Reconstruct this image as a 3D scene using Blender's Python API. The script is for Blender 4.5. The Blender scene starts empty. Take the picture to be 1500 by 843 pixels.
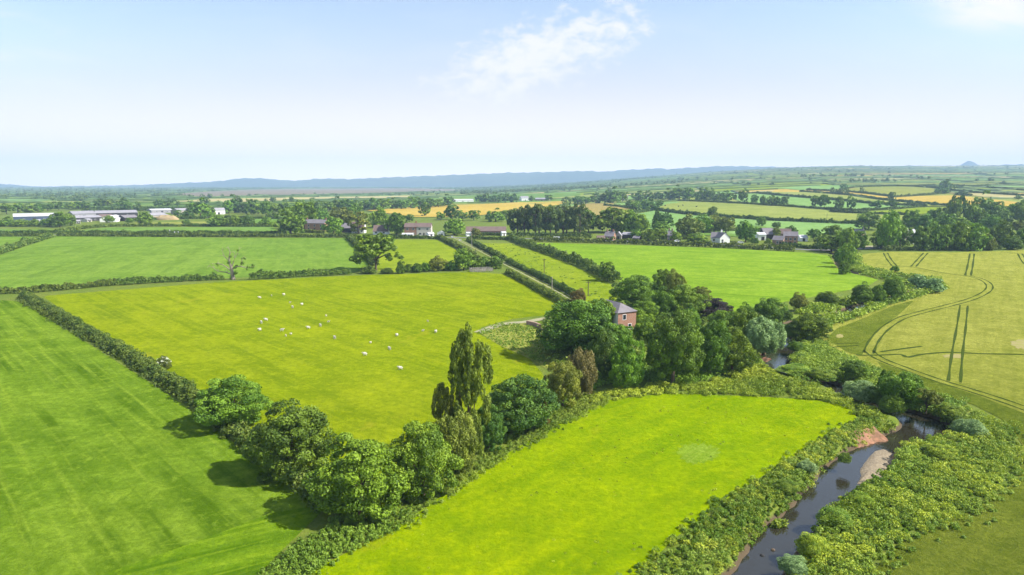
import bpy, bmesh, math, random
import numpy as np
random.seed(11)
rng = np.random.default_rng(11)
scene = bpy.context.scene
COL = scene.collection
R = math.radians

# ------------------------------------------------------------------ camera
CAM_H = 36.0
PITCH = math.atan(151.5 / 1000.0)
CP, SP = math.cos(PITCH), math.sin(PITCH)
cam_d = bpy.data.cameras.new('camera')
cam_d.sensor_width = 36.0
cam_d.lens = 24.0
cam_d.clip_end = 60000.0
cam = bpy.data.objects.new('camera', cam_d)
COL.objects.link(cam)
cam.location = (0, 0, CAM_H)
cam.rotation_euler = (math.pi / 2 - PITCH, 0, 0)
scene.camera = cam

# ------------------------------------------------------------------ terrain
def smooth(t):
    t = np.clip(t, 0.0, 1.0)
    return t * t * (3 - 2 * t)

def base_h(x, y):
    x = np.asarray(x, float); y = np.asarray(y, float)
    yy = np.maximum(y, 1.0)
    s = smooth((x / yy + 0.12) / 0.62)
    v = np.clip(y - 500.0, 0.0, 5200.0)
    h = 0.0365 * s * (v - 200.0 * (1 - np.exp(-v / 200.0)))
    far = smooth((y - 700) / 600)
    h = h + far * (1.6 * np.sin(x / 190.0 + 0.6) * np.sin(y / 260.0) + 1.2 * np.sin(x / 410.0 + y / 330.0))
    return h

def ray(px, py):
    u = (px - 750.0) / 1000.0; v = (421.5 - py) / 1000.0
    return u, CP + v * SP, -SP + v * CP

_TS = np.geomspace(30, 11000, 2600)
def at(px, py):
    dx, dy, dz = ray(px, py)
    f = CAM_H + _TS * dz - base_h(_TS * dx, _TS * dy)
    k = np.argmax(f < 0)
    if f[k] >= 0:
        t = 9000.0
    elif k == 0:
        t = _TS[0]
    else:
        a, b = f[k - 1], f[k]
        t = _TS[k - 1] + (_TS[k] - _TS[k - 1]) * a / (a - b)
    return np.array([t * dx, t * dy]), t

def at_z(px, py, z):
    dx, dy, dz = ray(px, py)
    t = (z - CAM_H) / dz
    return np.array([t * dx, t * dy])

WATER_Z = -1.15
RIV = [(1075, 900, 2.1), (1098, 860, 2.0), (1124, 818, 1.9), (1150, 785, 1.8), (1182, 752, 1.7), (1210, 722, 1.8), (1236, 694, 2.0),
       (1258, 672, 1.8), (1288, 655, 1.6), (1330, 640, 2.0), (1360, 633, 3.0), (1350, 620, 3.0), (1312, 604, 1.9),
       (1270, 590, 1.9), (1225, 571, 1.9), (1180, 556, 2.0), (1140, 540, 2.4), (1134, 530, 3.0), (1146, 519, 2.8),
       (1150, 506, 2.0), (1144, 490, 1.8), (1162, 476, 1.8), (1200, 468, 1.8), (1238, 462, 2.6), (1262, 450, 2.0),
       (1310, 438, 1.8), (1350, 424, 1.8), (1310, 411, 1.7), (1262, 405, 1.7), (1238, 397, 1.7), (1228, 383, 1.7), (1222, 372, 1.7)]
_rc = np.array([list(at_z(a, b, WATER_Z)) + [w] for a, b, w in RIV])
def catmull(P, n=8):
    out = []
    for i in range(len(P) - 1):
        p0 = P[max(i - 1, 0)]; p1 = P[i]; p2 = P[i + 1]; p3 = P[min(i + 2, len(P) - 1)]
        for k in range(n):
            t = k / n
            out.append(0.5 * ((2 * p1) + (-p0 + p2) * t + (2 * p0 - 5 * p1 + 4 * p2 - p3) * t * t + (-p0 + 3 * p1 - 3 * p2 + p3) * t ** 3))
    out.append(P[-1])
    return np.array(out)
RC = catmull(_rc, 8)

def river_d(x, y):
    """distance outside the water's edge (negative: in the water)"""
    x = np.asarray(x, float); y = np.asarray(y, float)
    sh = x.shape
    X = x.ravel(); Y = y.ravel()
    best = np.full(X.shape, 1e9)
    near = (X > -60) & (X < 260) & (Y > 20) & (Y < 420)
    xi, yi = X[near], Y[near]
    b = np.full(xi.shape, 1e9)
    for i in range(len(RC) - 1):
        ax, ay, aw = RC[i]; bx_, by_, bw = RC[i + 1]
        ex, ey = bx_ - ax, by_ - ay
        l2 = ex * ex + ey * ey + 1e-9
        t = np.clip(((xi - ax) * ex + (yi - ay) * ey) / l2, 0, 1)
        d = np.hypot(xi - ax - t * ex, yi - ay - t * ey) - (aw + t * (bw - aw))
        b = np.minimum(b, d)
    best[near] = b
    return best.reshape(sh)

def wob(x, y):
    return (np.sin(x * 1.3 + y * 0.7) + np.sin(x * 0.53 - y * 1.1 + 2) + np.sin(x * 0.21 + y * 0.33 + 1)) / 3

GRAVEL_PX = [(1285, 655), (1312, 657), (1314, 672), (1308, 690), (1294, 706), (1262, 714), (1250, 715), (1258, 703), (1257, 690), (1262, 680), (1272, 668)]
GRAVEL = np.array([at_z(a, b, WATER_Z) for a, b in GRAVEL_PX])

def in_poly(P, x, y):
    x = np.asarray(x, float); y = np.asarray(y, float)
    c = np.zeros(x.shape, bool)
    n = len(P)
    for i in range(n):
        x1, y1 = P[i][0], P[i][1]; x2, y2 = P[(i + 1) % n][0], P[(i + 1) % n][1]
        if y1 == y2: continue
        k = ((y1 > y) != (y2 > y)) & (x < (x2 - x1) * (y - y1) / (y2 - y1) + x1)
        c ^= k
    return c

def ground_h(x, y):
    x = np.asarray(x, float); y = np.asarray(y, float)
    h = base_h(x, y) - 1.2 * smooth((y - 800) / 250)
    d = river_d(x, y) + 0.5 * wob(x, y)
    ch = -1.9 * (1 - smooth((d + 0.9) / 2.6))
    g = in_poly(GRAVEL, x, y)
    ch = np.where(g, WATER_Z - 0.25, ch)
    return h + ch

# ------------------------------------------------------------------ object helpers
def tag(o, label=None, cat=None, group=None, kind=None):
    if label: o['label'] = label
    if cat: o['category'] = cat
    if group: o['group'] = group
    if kind: o['kind'] = kind
    return o

def link(name, me, mat=None, parent=None):
    o = bpy.data.objects.new(name, me)
    COL.objects.link(o)
    if mat is not None and len(me.materials) == 0:
        me.materials.append(mat)
    if parent is not None:
        o.parent = parent
    return o

def empty(name, loc, rz=0.0, scale=(1, 1, 1)):
    o = bpy.data.objects.new(name, None)
    o.empty_display_size = 0.5
    COL.objects.link(o)
    o.location = loc
    o.rotation_euler = (0, 0, rz)
    o.scale = scale
    return o

def np_mesh(name, V, Fq, tint=None, smooth_=False):
    """V (n,3), Fq (m,4) or (m,3) int array"""
    me = bpy.data.meshes.new(name)
    V = np.ascontiguousarray(V, np.float32); Fq = np.ascontiguousarray(Fq, np.int32)
    m, k = Fq.shape
    me.vertices.add(len(V)); me.vertices.foreach_set('co', V.ravel())
    me.loops.add(m * k); me.loops.foreach_set('vertex_index', Fq.ravel())
    me.polygons.add(m)
    me.polygons.foreach_set('loop_start', np.arange(0, m * k, k, dtype=np.int32))
    me.polygons.foreach_set('loop_total', np.full(m, k, np.int32))
    if smooth_:
        me.polygons.foreach_set('use_smooth', np.ones(m, bool))
    if tint is not None:
        at_ = me.attributes.new('tint', 'FLOAT', 'POINT')
        at_.data.foreach_set('value', np.ascontiguousarray(tint, np.float32))
    me.update(calc_edges=True)
    return me

class MB:
    """collects boxes, prisms and tubes, then makes one mesh"""
    def __init__(s): s.v = []; s.f = []
    def add(s, vs, fs):
        b = len(s.v); s.v += [tuple(map(float, p)) for p in vs]; s.f += [tuple(b + i for i in f) for f in fs]
    def box(s, x0, x1, y0, y1, z0, z1):
        s.add([(x0, y0, z0), (x1, y0, z0), (x1, y1, z0), (x0, y1, z0), (x0, y0, z1), (x1, y0, z1), (x1, y1, z1), (x0, y1, z1)],
              [(0, 3, 2, 1), (4, 5, 6, 7), (0, 1, 5, 4), (1, 2, 6, 5), (2, 3, 7, 6), (3, 0, 4, 7)])
    def prism(s, prof, a, b, axis='x'):
        """closed profile of (p,q) extruded along axis from a to b; p,q are the other two axes"""
        n = len(prof)
        def P(p, q, t):
            return {'x': (t, p, q), 'y': (p, t, q), 'z': (p, q, t)}[axis]
        vs = [P(p, q, a) for p, q in prof] + [P(p, q, b) for p, q in prof]
        fs = [tuple(range(n))[::-1], tuple(range(n, 2 * n))] + [(i, (i + 1) % n, n + (i + 1) % n, n + i) for i in range(n)]
        s.add(vs, fs)
    def tube(s, pts, rad, seg=7):
        pts = [np.array(p, float) for p in pts]
        b = len(s.v)
        for i, p in enumerate(pts):
            d = pts[min(i + 1, len(pts) - 1)] - pts[max(i - 1, 0)]
            d = d / (np.linalg.norm(d) + 1e-9)
            up = np.array([0, 0, 1.0]) if abs(d[2]) < 0.9 else np.array([1.0, 0, 0])
            a = np.cross(d, up); a /= np.linalg.norm(a); c = np.cross(d, a)
            for k in range(seg):
                th = 2 * math.pi * k / seg
                s.v.append(tuple(p + rad[i] * (math.cos(th) * a + math.sin(th) * c)))
        for i in range(len(pts) - 1):
            for k in range(seg):
                k2 = (k + 1) % seg
                s.f.append((b + i * seg + k, b + i * seg + k2, b + (i + 1) * seg + k2, b + (i + 1) * seg + k))
        s.f.append(tuple(b + k for k in range(seg))[::-1])
        s.f.append(tuple(b + (len(pts) - 1) * seg + k for k in range(seg)))
    def mesh(s, name, smooth_=False):
        me = bpy.data.meshes.new(name)
        me.from_pydata(s.v, [], s.f)
        bm = bmesh.new(); bm.from_mesh(me)
        bmesh.ops.recalc_face_normals(bm, faces=bm.faces)
        bm.to_mesh(me); bm.free()
        if smooth_:
            for p in me.polygons: p.use_smooth = True
        return me
    def build(s, name, mat, parent=None, smooth_=False):
        return link(name, s.mesh(name, smooth_), mat, parent)

# ------------------------------------------------------------------ materials
def new_mat(name):
    m = bpy.data.materials.new(name); m.use_nodes = True
    nt = m.node_tree; nt.nodes.clear()
    out = nt.nodes.new('ShaderNodeOutputMaterial')
    return m, nt, out

def N(nt, t, **kw):
    n = nt.nodes.new(t)
    for k, v in kw.items(): setattr(n, k, v)
    return n

def rgba(c): return (c[0], c[1], c[2], 1.0)

def mixrgb(nt, fac, a, b, mode='MIX'):
    n = N(nt, 'ShaderNodeMix', data_type='RGBA', blend_type=mode, clamp_factor=True)
    for i, v in ((0, fac), (6, a), (7, b)):
        if isinstance(v, (int, float)): n.inputs[i].default_value = v
        elif isinstance(v, tuple): n.inputs[i].default_value = rgba(v)
        else: nt.links.new(v, n.inputs[i])
    return n.outputs[2]

def math_(nt, op, a, b=None, c=None, clamp=False):
    n = N(nt, 'ShaderNodeMath', operation=op, use_clamp=clamp)
    for i, v in enumerate((a, b, c)):
        if v is None: continue
        if isinstance(v, (int, float)): n.inputs[i].default_value = v
        else: nt.links.new(v, n.inputs[i])
    return n.outputs[0]

def ramp(nt, val, lo, hi):
    n = N(nt, 'ShaderNodeMapRange', clamp=True)
    n.interpolation_type = 'SMOOTHSTEP'
    nt.links.new(val, n.inputs[0])
    n.inputs[1].default_value = lo; n.inputs[2].default_value = hi
    return n.outputs[0]

def noise(nt, vec, scale, detail=3, rough=0.55, dist=0.0):
    n = N(nt, 'ShaderNodeTexNoise')
    n.inputs['Scale'].default_value = scale; n.inputs['Detail'].default_value = detail
    n.inputs['Roughness'].default_value = rough; n.inputs['Distortion'].default_value = dist
    nt.links.new(vec, n.inputs['Vector'])
    return n.outputs['Fac']

def mapping(nt, vec, rot=0.0, scale=(1, 1, 1)):
    r = N(nt, 'ShaderNodeMapping')                      # turn first, then stretch
    r.inputs['Rotation'].default_value = (0, 0, rot)
    nt.links.new(vec, r.inputs['Vector'])
    n = N(nt, 'ShaderNodeMapping')
    n.inputs['Scale'].default_value = scale
    nt.links.new(r.outputs[0], n.inputs['Vector'])
    return n.outputs[0]

def pos(nt): return N(nt, 'ShaderNodeNewGeometry').outputs['Position']

def surf(nt, out, col, rough=0.9, bump=None, bump_d=0.1, bump_s=1.0, spec=0.2, metal=0.0):
    b = N(nt, 'ShaderNodeBsdfPrincipled')
    if isinstance(col, tuple): b.inputs['Base Color'].default_value = rgba(col)
    else: nt.links.new(col, b.inputs['Base Color'])
    b.inputs['Roughness'].default_value = rough
    b.inputs['Specular IOR Level'].default_value = spec
    b.inputs['Metallic'].default_value = metal
    if bump is not None:
        bn = N(nt, 'ShaderNodeBump')
        bn.inputs['Strength'].default_value = bump_s; bn.inputs['Distance'].default_value = bump_d
        nt.links.new(bump, bn.inputs['Height']); nt.links.new(bn.outputs[0], b.inputs['Normal'])
    nt.links.new(b.outputs[0], out.inputs['Surface'])
    return b

def grass_mat(name, c0, c1, c2, stripe=None, stripe_amt=0.35, scale=1.0, patch=None, bump_d=0.25):
    """c0 base, c1 lighter/yellower, c2 darker; stripe=(direction angle, spacing)"""
    m, nt, out = new_mat(name)
    P = pos(nt)
    c1 = tuple(min(0.9, 1.12 * k) for k in c1); c2 = tuple(0.78 * k for k in c2)
    big = ramp(nt, noise(nt, P, 0.018 * scale, 4, 0.6, 0.6), 0.35, 0.65)
    mid = ramp(nt, noise(nt, P, 0.11 * scale, 4, 0.6), 0.38, 0.66)
    fine = ramp(nt, noise(nt, P, 0.75 * scale, 6, 0.78), 0.36, 0.64)
    tip = ramp(nt, noise(nt, P, 0.42 * scale, 6, 0.8, 0.5), 0.50, 0.66)
    c = mixrgb(nt, math_(nt, 'MULTIPLY', big, 0.75), c0, c1)
    c = mixrgb(nt, math_(nt, 'MULTIPLY', mid, 0.45), c, c2)
    if stripe:
        ang, sp = stripe
        q = mapping(nt, P, -ang, (0.012, 1.0 / sp, 1))
        st = ramp(nt, noise(nt, q, 1.0, 3, 0.65, 0.15), 0.42, 0.66)
        brk = ramp(nt, noise(nt, P, 0.05, 3), 0.3, 0.62)
        c = mixrgb(nt, math_(nt, 'MULTIPLY', math_(nt, 'MULTIPLY', st, brk), stripe_amt), c, c2)
        q2 = mapping(nt, P, -ang, (0.03, 2.4 / sp, 1))
        st2 = ramp(nt, noise(nt, q2, 1.0, 2, 0.6, 0.1), 0.5, 0.75)
        c = mixrgb(nt, math_(nt, 'MULTIPLY', st2, stripe_amt * 0.8), c, c1)
    c = mixrgb(nt, math_(nt, 'MULTIPLY', fine, 0.55), c, c2)
    c = mixrgb(nt, math_(nt, 'MULTIPLY', tip, 0.40), c, tuple(1.15 * k for k in c1))
    dots = ramp(nt, noise(nt, P, 2.6 * scale, 2, 0.5), 0.66, 0.74)
    c = mixrgb(nt, math_(nt, 'MULTIPLY', dots, 0.35), c, tuple(0.55 * k for k in c2))
    if patch:
        pf = ramp(nt, noise(nt, P, 0.06, 5, 0.65, 1.0), 0.60, 0.72)
        c = mixrgb(nt, math_(nt, 'MULTIPLY', pf, 0.6), c, patch)
    bmp = math_(nt, 'ADD', noise(nt, P, 1.6 * scale, 6, 0.75), math_(nt, 'MULTIPLY', noise(nt, P, 0.25, 3), 1.5))
    surf(nt, out, c, 0.95, bmp, bump_d, 1.0, 0.0)
    return m

def leaf_mat(name, lo, hi, hue_var=0.03, trans=0.25):
    m, nt, out = new_mat(name)
    a = N(nt, 'ShaderNodeAttribute', attribute_name='tint')
    c = mixrgb(nt, a.outputs['Fac'], lo, hi)
    oi = N(nt, 'ShaderNodeObjectInfo')
    hs = N(nt, 'ShaderNodeHueSaturation')
    hv = math_(nt, 'MULTIPLY_ADD', oi.outputs['Random'], hue_var, 0.5 - hue_var / 2)
    rv = math_(nt, 'FRACT', math_(nt, 'MULTIPLY', oi.outputs['Random'], 7.31))
    vv = math_(nt, 'MULTIPLY_ADD', rv, 0.36, 0.82)
    nt.links.new(hv, hs.inputs['Hue']); nt.links.new(vv, hs.inputs['Value']); nt.links.new(c, hs.inputs['Color'])
    d = N(nt, 'ShaderNodeBsdfPrincipled')
    d.inputs['Roughness'].default_value = 0.55; d.inputs['Specular IOR Level'].default_value = 0.22
    t = N(nt, 'ShaderNodeBsdfTranslucent')
    nt.links.new(hs.outputs[0], d.inputs['Base Color'])
    tc = mixrgb(nt, 0.5, hs.outputs[0], (0.16, 0.22, 0.02))
    nt.links.new(tc, t.inputs['Color'])
    mx = N(nt, 'ShaderNodeMixShader'); mx.inputs[0].default_value = trans
    nt.links.new(d.outputs[0], mx.inputs[1]); nt.links.new(t.outputs[0], mx.inputs[2])
    nt.links.new(mx.outputs[0], out.inputs['Surface'])
    return m

def plain_mat(name, col, rough=0.8, var=0.25, scale=1.5, metal=0.0, spec=0.3, dirt=None):
    m, nt, out = new_mat(name)
    P = pos(nt)
    f = ramp(nt, noise(nt, P, scale, 4, 0.6), 0.3, 0.7)
    c = mixrgb(nt, math_(nt, 'MULTIPLY', f, var), col, tuple(0.55 * k for k in col) if dirt is None else dirt)
    surf(nt, out, c, rough, None, spec=spec, metal=metal)
    return m

def brick_mat(name, c1, c2, mortar):
    m, nt, out = new_mat(name)
    tc = N(nt, 'ShaderNodeTexCoord').outputs['Object']
    g = N(nt, 'ShaderNodeNewGeometry')
    b = N(nt, 'ShaderNodeTexBrick')
    sx = N(nt, 'ShaderNodeSeparateXYZ'); nt.links.new(tc, sx.inputs[0])
    cx = N(nt, 'ShaderNodeCombineXYZ')
    nt.links.new(math_(nt, 'ADD', sx.outputs[0], sx.outputs[1]), cx.inputs[0]); nt.links.new(sx.outputs[2], cx.inputs[1])
    nt.links.new(cx.outputs[0], b.inputs['Vector'])
    b.inputs['Color1'].default_value = rgba(c1); b.inputs['Color2'].default_value = rgba(c2); b.inputs['Mortar'].default_value = rgba(mortar)
    b.inputs['Scale'].default_value = 4.0
    f = ramp(nt, noise(nt, tc, 0.9, 4), 0.35, 0.7)
    c = mixrgb(nt, math_(nt, 'MULTIPLY', f, 0.3), b.outputs['Color'], tuple(0.6 * k for k in c1))
    surf(nt, out, c, 0.9)
    return m

def roof_mat(name, c, c2):
    m, nt, out = new_mat(name)
    tc = N(nt, 'ShaderNodeTexCoord').outputs['Object']
    w = noise(nt, mapping(nt, tc, 0, (3.0, 1, 6)), 1.0, 3)
    f = ramp(nt, noise(nt, tc, 0.5, 4), 0.35, 0.7)
    col = mixrgb(nt, w, c, c2)
    col = mixrgb(nt, math_(nt, 'MULTIPLY', f, 0.4), col, tuple(0.6 * k for k in c))
    surf(nt, out, col, 0.75)
    return m

M = {}
# leaves
M['dark'] = leaf_mat('leaf dark green', (0.058, 0.122, 0.015), (0.186, 0.315, 0.028))
M['mid'] = leaf_mat('leaf mid green', (0.085, 0.169, 0.015), (0.257, 0.397, 0.031))
M['yellow'] = leaf_mat('leaf yellow green', (0.092, 0.170, 0.013), (0.255, 0.390, 0.028))
M['olive'] = leaf_mat('leaf olive', (0.105, 0.138, 0.018), (0.275, 0.319, 0.042))
M['blue'] = leaf_mat('leaf deep green', (0.052, 0.129, 0.021), (0.164, 0.290, 0.037))
M['pine'] = leaf_mat('pine needles', (0.052, 0.095, 0.021), (0.171, 0.221, 0.043))
M['bronze'] = leaf_mat('bronze foliage', (0.125, 0.096, 0.028), (0.298, 0.195, 0.050))
M['purple'] = leaf_mat('purple foliage', (0.019, 0.013, 0.019), (0.068, 0.043, 0.052))
M['silver'] = leaf_mat('silver willow leaf', (0.125, 0.217, 0.068), (0.342, 0.492, 0.183))
M['dry'] = leaf_mat('dry twigs', (0.121, 0.098, 0.031), (0.257, 0.212, 0.075))
M['hedge'] = leaf_mat('hedge leaf', (0.074, 0.122, 0.015), (0.243, 0.304, 0.035))
M['hedge_brown'] = leaf_mat('hedge leaf browned', (0.063, 0.119, 0.017), (0.200, 0.261, 0.039))
M['hedge_dark'] = leaf_mat('hedge leaf dark', (0.052, 0.098, 0.015), (0.157, 0.221, 0.028))
M['far'] = leaf_mat('distant foliage', (0.052, 0.106, 0.021), (0.171, 0.245, 0.031))
M['bank'] = leaf_mat('bank weeds', (0.150, 0.250, 0.016), (0.480, 0.580, 0.045), 0.03)
M['bank2'] = leaf_mat('bank nettles', (0.100, 0.199, 0.019), (0.338, 0.449, 0.047), 0.02)
M['straw'] = leaf_mat('straw grass', (0.140, 0.250, 0.018), (0.340, 0.440, 0.055), 0.02)
M['blossom'] = leaf_mat('elder blossom', (0.125, 0.188, 0.037), (0.800, 0.800, 0.650), 0.0, 0.1)
M['rush'] = leaf_mat('rushes', (0.077, 0.154, 0.013), (0.193, 0.303, 0.031), 0.02)
M['bark'] = plain_mat('bark', (0.13, 0.095, 0.065), 0.95, 0.6, 2.0)
M['bark_pale'] = plain_mat('pale bare wood', (0.30, 0.25, 0.19), 0.9, 0.6, 1.2)
M['wood'] = plain_mat('weathered wood', (0.34, 0.31, 0.26), 0.9, 0.4)
M['pole'] = plain_mat('pole wood', (0.10, 0.075, 0.055), 0.9, 0.4)
M['white'] = plain_mat('white render', (0.80, 0.79, 0.76), 0.85, 0.15, 0.6, dirt=(0.55, 0.53, 0.48))
M['cream'] = plain_mat('pebbledash', (0.52, 0.48, 0.42), 0.9, 0.3, 0.9)
M['brick'] = brick_mat('red brick', (0.37, 0.185, 0.12), (0.30, 0.14, 0.085), (0.34, 0.28, 0.22))
M['stone'] = plain_mat('sandstone', (0.38, 0.25, 0.19), 0.9, 0.4, 0.8)
M['slate'] = roof_mat('slate', (0.165, 0.150, 0.160), (0.235, 0.215, 0.225))
M['brownroof'] = roof_mat('brown tiles', (0.14, 0.10, 0.085), (0.20, 0.145, 0.125))
M['greyroof'] = roof_mat('grey sheet roof', (0.27, 0.26, 0.28), (0.34, 0.33, 0.35))
M['whiteroof'] = plain_mat('white sheet roof', (0.50, 0.50, 0.51), 0.6, 0.1, 0.1)
M['navy'] = plain_mat('dark blue cladding', (0.06, 0.085, 0.14), 0.6, 0.3, 0.2)
M['darkshed'] = plain_mat('dark timber', (0.045, 0.04, 0.04), 0.9, 0.3)
M['frame'] = plain_mat('white frame', (0.80, 0.80, 0.80), 0.5, 0.05)
M['metalgrey'] = plain_mat('galvanised steel', (0.42, 0.42, 0.42), 0.5, 0.2)
M['tyre'] = plain_mat('tyre', (0.03, 0.03, 0.03), 0.9, 0.1)
M['paintwhite'] = plain_mat('white vehicle paint', (0.80, 0.80, 0.80), 0.25, 0.04, spec=0.5)
M['wool'] = plain_mat('wool', (0.54, 0.51, 0.43), 0.95, 0.25, 6.0)
M['cowhide'] = plain_mat('dark cowhide', (0.05, 0.035, 0.03), 0.8, 0.3)
def _glass():
    m, nt, out = new_mat('window glass')
    surf(nt, out, (0.02, 0.025, 0.03), 0.08, spec=0.6)
    return m
M['glass'] = _glass()
# ------------------------------------------------------------------ ground sheet
def spaced(lo, hi, step, far_lo, far_hi, g=1.10):
    a = list(np.arange(lo, hi + step, step))
    s = step
    while a[-1] < far_hi:
        s = min(s * g, 320); a.append(a[-1] + s)
    s = step; b = [a[0]]
    while b[-1] > far_lo:
        s = min(s * g, 320); b.append(b[-1] - s)
    return np.array(b[:0:-1] + a)
xs = spaced(0.0, 165.0, 1.1, -9500, 9500)
ys = spaced(45.0, 335.0, 1.1, -260, 9700)
GX, GY = np.meshgrid(xs, ys)
GZ = ground_h(GX, GY)
nx, ny = len(xs), len(ys)
idx = np.arange(nx * ny).reshape(ny, nx)
Fq = np.stack([idx[:-1, :-1], idx[:-1, 1:], idx[1:, 1:], idx[1:, :-1]], -1).reshape(-1, 4)
def _ground_mat():
    m, nt, out = new_mat('rough grass ground')
    P = pos(nt)
    a = ramp(nt, noise(nt, P, 0.05, 5, 0.65, 0.8), 0.35, 0.65)
    b = ramp(nt, noise(nt, P, 0.5, 5, 0.7), 0.35, 0.66)
    f = ramp(nt, noise(nt, P, 2.2, 4, 0.7), 0.4, 0.7)
    c = mixrgb(nt, a, (0.105, 0.165, 0.014), (0.150, 0.185, 0.025))
    c = mixrgb(nt, math_(nt, 'MULTIPLY', b, 0.6), c, (0.055, 0.105, 0.012))
    c = mixrgb(nt, math_(nt, 'MULTIPLY', f, 0.4), c, (0.21, 0.22, 0.05))
    # wet earth low in the river channel
    z = N(nt, 'ShaderNodeSeparateXYZ'); nt.links.new(P, z.inputs[0])
    near = math_(nt, 'LESS_THAN', z.outputs[1], 450.0)
    low = math_(nt, 'MULTIPLY', ramp(nt, math_(nt, 'ADD', z.outputs[2], math_(nt, 'MULTIPLY', noise(nt, P, 1.2, 3), -0.5)), -0.75, -1.15), near)
    c = mixrgb(nt, low, c, (0.10, 0.075, 0.045))
    surf(nt, out, c, 0.95, noise(nt, P, 1.5, 6, 0.75), 0.3, 0.7, 0.08)
    return m
ground = link('ground', np_mesh('ground', np.stack([GX, GY, GZ], -1).reshape(-1, 3), Fq, smooth_=True), _ground_mat())
tag(ground, 'rough green ground between the fields and along the river', 'ground', kind='structure')

# ------------------------------------------------------------------ water
def _water_mat():
    m, nt, out = new_mat('river water')
    P = pos(nt)
    n = noise(nt, mapping(nt, P, 0.9, (0.5, 1.4, 1)), 1.6, 3, 0.6)
    surf(nt, out, (0.026, 0.024, 0.015), 0.04, n, 0.05, 0.40, 0.75)
    return m
t_ = np.gradient(RC[:, :2], axis=0); t_ /= np.linalg.norm(t_, axis=1)[:, None]
nrm = np.stack([-t_[:, 1], t_[:, 0]], -1)
Wv = []
for s in (-1, -0.33, 0.33, 1):
    p = RC[:, :2] + nrm * (s * (RC[:, 2:3] + 1.1))
    Wv.append(np.concatenate([p, np.full((len(p), 1), WATER_Z)], 1))
Wv = np.stack(Wv, 1); n_ = len(RC)
wi = np.arange(n_ * 4).reshape(n_, 4)
Wf = np.stack([wi[:-1, :-1], wi[:-1, 1:], wi[1:, 1:], wi[1:, :-1]], -1).reshape(-1, 4)
river = link('river', np_mesh('river', Wv.reshape(-1, 3), Wf), _water_mat())
tag(river, 'narrow dark river winding between weedy banks', 'river', kind='structure')

# ------------------------------------------------------------------ draped sheets (fields, tracks)
def drape_world(P, zoff, cell=None):
    bm = bmesh.new()
    vs = [bm.verts.new((p[0], p[1], 0)) for p in P]
    try:
        bm.faces.new(vs)
    except ValueError:
        pass
    A = np.array(P)
    if cell:
        for ax in (0, 1):
            lo, hi = A[:, ax].min(), A[:, ax].max()
            for c in np.arange(math.floor(lo / cell) * cell, hi, cell):
                if c <= lo: continue
                co = [0, 0, 0]; co[ax] = c; no = [0, 0, 0]; no[ax] = 1
                bmesh.ops.bisect_plane(bm, geom=bm.verts[:] + bm.edges[:] + bm.faces[:], plane_co=co, plane_no=no)
    bmesh.ops.triangulate(bm, faces=bm.faces)
    for v in bm.verts:
        v.co.z = float(base_h(v.co.x, v.co.y)) + zoff
    bmesh.ops.recalc_face_normals(bm, faces=bm.faces)
    if sum(f.normal.z for f in bm.faces) < 0:
        bmesh.ops.reverse_faces(bm, faces=bm.faces)
    me = bpy.data.meshes.new('sheet'); bm.to_mesh(me); bm.free()
    return me

def round_px(P, k=3, amt=0.25):
    """soften the corners of an outline a little"""
    out = []
    n = len(P)
    for i in range(n):
        a = np.array(P[i - 1], float); b = np.array(P[i], float); c = np.array(P[(i + 1) % n], float)
        q0 = b + (a - b) * amt; q1 = b + (c - b) * amt
        for t in np.linspace(0, 1, k):
            out.append((1 - t) ** 2 * q0 + 2 * t * (1 - t) * b + t * t * q1)
    return out

FIELD_W = []
_fi = [0]
def field(name, px, mat, label, soft=0.12):
    _fi[0] += 1
    W = [at(a, b)[0] for a, b in (round_px(px, 3, soft) if soft else px)]
    A = np.array(W)
    FIELD_W.append(A)
    far = A[:, 1].max() > 500
    z = (0.02 + 0.004 * _fi[0]) + (0.55 if A[:, 1].min() > 650 else (0.2 if far else 0.0))
    o = link(name, drape_world(W, z, 45.0 if far else None), mat)
    tag(o, label, 'field', kind='structure')
    return o

def wdir(p, q):
    a, b = at(*p)[0], at(*q)[0]
    return math.atan2(b[1] - a[1], b[0] - a[0])
D_LEFT = wdir((480, 742), (40, 436))
G = {}
G['mown'] = grass_mat('mown silage grass', (0.135, 0.226, 0.014), (0.190, 0.270, 0.022), (0.068, 0.140, 0.004), (D_LEFT, 3.2), 1.0)
G['pasture'] = grass_mat('sheep pasture grass', (0.195, 0.255, 0.004), (0.245, 0.280, 0.008), (0.125, 0.195, 0.003), (D_LEFT, 4.5), 0.75, patch=(0.26, 0.26, 0.015))
G['meadow'] = grass_mat('bright meadow grass', (0.205, 0.305, 0.001), (0.270, 0.315, 0.001), (0.115, 0.225, 0.001), (0.75, 5.0), 0.55, 1.25, patch=(0.28, 0.29, 0.010))
G['crop_green'] = grass_mat('young green crop', (0.140, 0.240, 0.030), (0.180, 0.265, 0.038), (0.100, 0.190, 0.020), (wdir((250, 414), (330, 347)), 9.0), 0.7, 0.6)
G['paddock'] = grass_mat('paddock grass', (0.200, 0.270, 0.014), (0.245, 0.290, 0.020), (0.120, 0.190, 0.008), None, 0, 1.0, patch=(0.13, 0.19, 0.01))
G['far_bright'] = grass_mat('bright far grass', (0.185, 0.300, 0.022), (0.225, 0.325, 0.030), (0.115, 0.230, 0.010), (wdir((900, 370), (1240, 385)), 8.0), 0.7, 0.7)
G['barley'] = grass_mat('green barley', (0.325, 0.345, 0.056), (0.380, 0.375, 0.075), (0.200, 0.240, 0.024), (wdir((1395, 560), (1410, 460)), 3.0), 0.45, 1.6, bump_d=0.7)
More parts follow.
